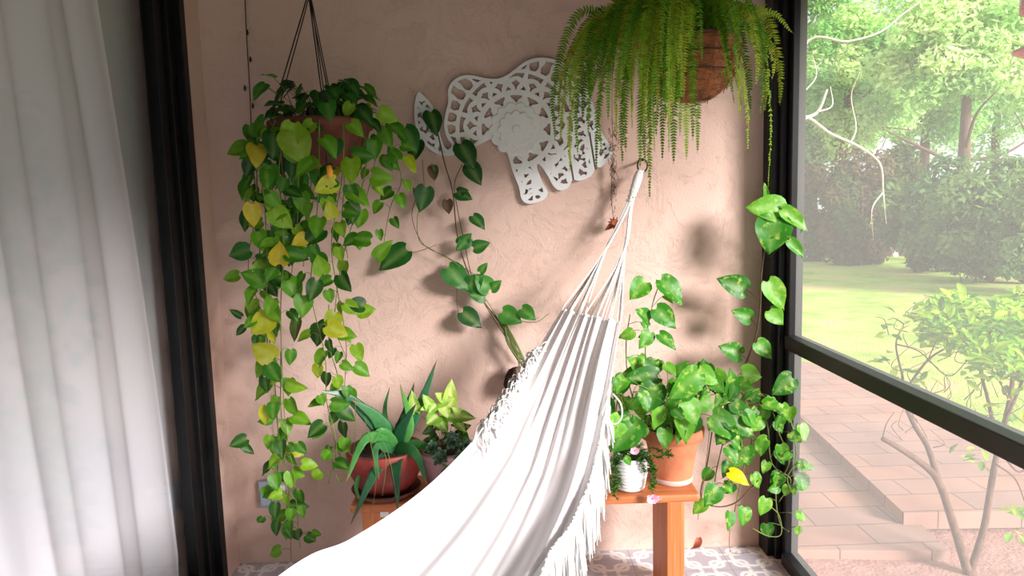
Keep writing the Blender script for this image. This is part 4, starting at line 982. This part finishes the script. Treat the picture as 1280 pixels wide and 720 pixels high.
tree(1010, 318, 29, 'distant tree behind the dead branches beside the post', 11.0, (3.0, 1.4, 5.0), [TG[0], TG[2], TD[2]], cz=6.6, n=9000)
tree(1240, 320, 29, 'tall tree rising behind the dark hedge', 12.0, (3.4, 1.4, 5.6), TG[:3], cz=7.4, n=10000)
def bush(px, Y, label, rad, pal, cz, n=9000, size=.10):
    d = ray(px, 320); X = d.x * (Y / d.y); root = empty('hedge_shrub', (X, Y, GZ), label, 'shrub', 'dark shrubs under the trees')
    t = MB()
    for k in range(7):
        a = rnd(0, 2 * PI); e = Vector((X + math.cos(a) * rad[0] * .5, Y + math.sin(a) * rad[1] * .6, cz + rnd(0, rad[2] * .5))); t.tube([Vector((X, Y, GZ)), Vector((X, Y, GZ)).lerp(e, .5) + rv(.1), e], [.035, .03, .012], 6)
    t.build('branches', M['bark'], root); f = MB(); foliage(f, (X, Y, cz), rad, n, size, pal, 34, shell=.5); f.build('foliage', M['tree'], root)
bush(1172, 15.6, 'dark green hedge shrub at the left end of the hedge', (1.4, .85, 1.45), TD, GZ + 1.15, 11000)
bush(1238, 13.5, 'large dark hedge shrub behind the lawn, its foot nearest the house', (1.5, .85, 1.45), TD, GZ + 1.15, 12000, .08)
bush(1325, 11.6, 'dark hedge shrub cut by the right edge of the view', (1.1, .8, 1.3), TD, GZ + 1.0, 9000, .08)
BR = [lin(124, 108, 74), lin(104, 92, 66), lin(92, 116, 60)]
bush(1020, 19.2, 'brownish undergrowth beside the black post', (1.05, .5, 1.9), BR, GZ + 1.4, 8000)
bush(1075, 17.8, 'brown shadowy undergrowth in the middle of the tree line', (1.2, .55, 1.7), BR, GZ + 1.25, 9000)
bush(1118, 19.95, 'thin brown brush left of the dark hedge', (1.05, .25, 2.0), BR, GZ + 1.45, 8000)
def dead_tree():
    Y = 14.0; root = empty('dead_tree', at(985, 322, Y), 'leafless tree with bleached bare branches rising beside the black post', 'tree')
    t = MB()
    for px, r0 in (([(985, 330), (990, 240), (996, 160), (1022, 140), (1034, 112)], .05), ([(990, 240), (998, 148), (1040, 168), (1075, 184), (1100, 205), (1104, 240), (1108, 280)], .03), ([(992, 200), (1000, 130), (1002, 90)], .02), ([(1022, 140), (1040, 132), (1038, 108)], .016), ([(1060, 184), (1070, 160), (1064, 120), (1075, 90)], .014),
                   ([(990, 220), (1004, 60), (1060, 52), (1100, 40), (1128, 18), (1150, 2)], .026), ([(1090, 195), (1100, 180), (1108, 170)], .012), ([(1104, 240), (1090, 262), (1092, 300)], .014), ([(1000, 120), (1020, 96), (1016, 70)], .012)):
        P = smooth_path([at(x, y, Y + rnd(-.2, .2)) for x, y in px], 6); t.tube(P, [r0 * (1.15 - .8 * i / len(P)) for i in range(len(P))], 6)
    tt = t.build('branches', M['palebark'], root)
dead_tree()
for (x, y, lab, s_) in ((1034, 315, 'small white rounded stone on the lawn edge nearer the post', .16), (1117, 318, 'small white rounded stone at the foot of the hedge', .12)):
    p = atz(x, y + 3, GZ); m = MB(); m.lathe((p.x, p.y, GZ), [(.0005, 0), (s_ * .9, 0), (s_, s_ * .5), (s_ * .8, s_ * 1.1), (s_ * .4, s_ * 1.4), (.0005, s_ * 1.45)], 14, wob=.3)
    tag(m.build('garden_stone', M['concrete']), lab, 'stone', 'white stones on the lawn')
def near_shrub():
    base = atz(1212, 722, GZ + .0); Y = base.y
    root = empty('garden_shrub', base, 'bright green leggy shrub with forked bare stems just outside the screen', 'shrub')
    t = MB()
    def B(px, r0, r1, dY=0.0):
        n = len(px); P = smooth_path([at(x, y, Y + dY * i / (n - 1)) for i, (x, y) in enumerate(px)], 6); t.tube(P, [r0 + (r1 - r0) * i / len(P) for i in range(len(P))], 8)
    t.tube([base + Vector((0, 0, -.05)), base + Vector((0, 0, .04))], [.03, .026], 8)
    B([(1210, 716), (1190, 650), (1174, 604), (1158, 584), (1130, 564), (1103, 548)], .021, .010); B([(1174, 604), (1160, 560), (1142, 530), (1130, 500), (1128, 470)], .015, .006, .1); B([(1212, 718), (1230, 660), (1240, 600), (1248, 560), (1262, 500), (1270, 440)], .017, .009, .15)
    B([(1248, 560), (1235, 500), (1225, 450), (1245, 400)], .009, .004, .2); B([(1128, 470), (1120, 430), (1130, 405)], .005, .002, .2); B([(1130, 490), (1160, 450), (1190, 430), (1225, 400)], .006, .003, .3); B([(1255, 530), (1280, 470), (1290, 420)], .008, .004)
    B([(1245, 580), (1270, 600), (1285, 640)], .005, .002); B([(1120, 430), (1150, 440), (1185, 470), (1210, 450)], .003, .002, .2); B([(1248, 560), (1275, 590), (1300, 560)], .006, .003); B([(1103, 548), (1108, 530), (1118, 515)], .003, .0015)
    B([(1130, 405), (1118, 398), (1110, 400)], .003, .001, .1); B([(1160, 450), (1175, 410), (1165, 385)], .003, .001, .1); B([(1262, 500), (1240, 470), (1205, 500)], .004, .002, .1)
    for i in range(60):
        x, y = rnd(1110, 1290), rnd(390, 560); B([(x, y), (x + rnd(-20, 20), y - rnd(5, 20)), (x + rnd(-30, 30), y - rnd(15, 40))], .0022, .0008, rnd(-.3, .3))
    t.build('stems', M['bark'], root)
    lf = MB(); C_ = [lin(150, 204, 44), lin(176, 220, 60), lin(116, 178, 44), lin(196, 228, 74), lin(100, 156, 60)]
    def cluster(x, y, Yc_, n, sp):
        p0 = at(x, y, Yc_)
        for k in range(n):
            p = p0 + Vector((rnd(-sp, sp), rnd(-sp, sp), rnd(-sp, sp) * .6)); d = Vector((rnd(-1, 1), rnd(-1, 1), rnd(-.3, .8))).normalized()
            leaf(lf, p, p + d * rnd(.05, .075), Vector((rnd(-.4, .4), rnd(-.8, .2), 1)), .45, random.choice(C_), .15, .15, prof=[(0, .1), (.25, .4), (.5, .5), (.75, .38), (1, .03)], heart=0)
    for i in range(150):
        x = rnd(1165, 1310); top = 372 + max(0, (1190 - x)) * .6; y = rnd(top, 420 + (x - 1165) * .55); cluster(x, y, Y + rnd(-.25, .45), 11, .05)
    for (x, y) in [(1135, 395), (1120, 415), (1130, 400), (1150, 400), (1190, 410), (1175, 385), (1160, 430), (1120, 470), (1135, 480), (1150, 470), (1210, 470), (1180, 440), (1110, 450), (1240, 500), (1270, 520), (1230, 585), (1275, 640), (1200, 570), (1115, 500), (1275, 675)]: cluster(x, y, Y + rnd(0, .2), 5, .05)
    lf.build('leaves', M['tree'], root)
near_shrub()
def feeder():
    p = at(1296, 64, 2.1); root = empty('hummingbird_feeder', p, 'red hummingbird feeder hanging outside at the top right edge', 'bird feeder')
    m = MB(); m.lathe(p, [(.0005, -.02), (.03, -.018), (.058, -.004), (.062, .004), (.045, .012), (.02, .016), (.0005, .016)], 32); m.build('base', M['red'], root)
    g = MB(); g.lathe(p, [(.018, .014), (.026, .04), (.034, .11)], 24); g.build('reservoir', M['glass'], root)
    k = MB(); k.lathe(p, [(.0005, .105), (.046, .105), (.048, .118), (.046, .16), (.02, .18), (.0005, .185)], 28); k.build('cap', M['red'], root)
    h = MB(); h.tube([p + Vector((0, 0, .18)), Vector((p.x, p.y, ZC))], .0015, 5); h.build('hanger', M['wire'], root)
feeder()
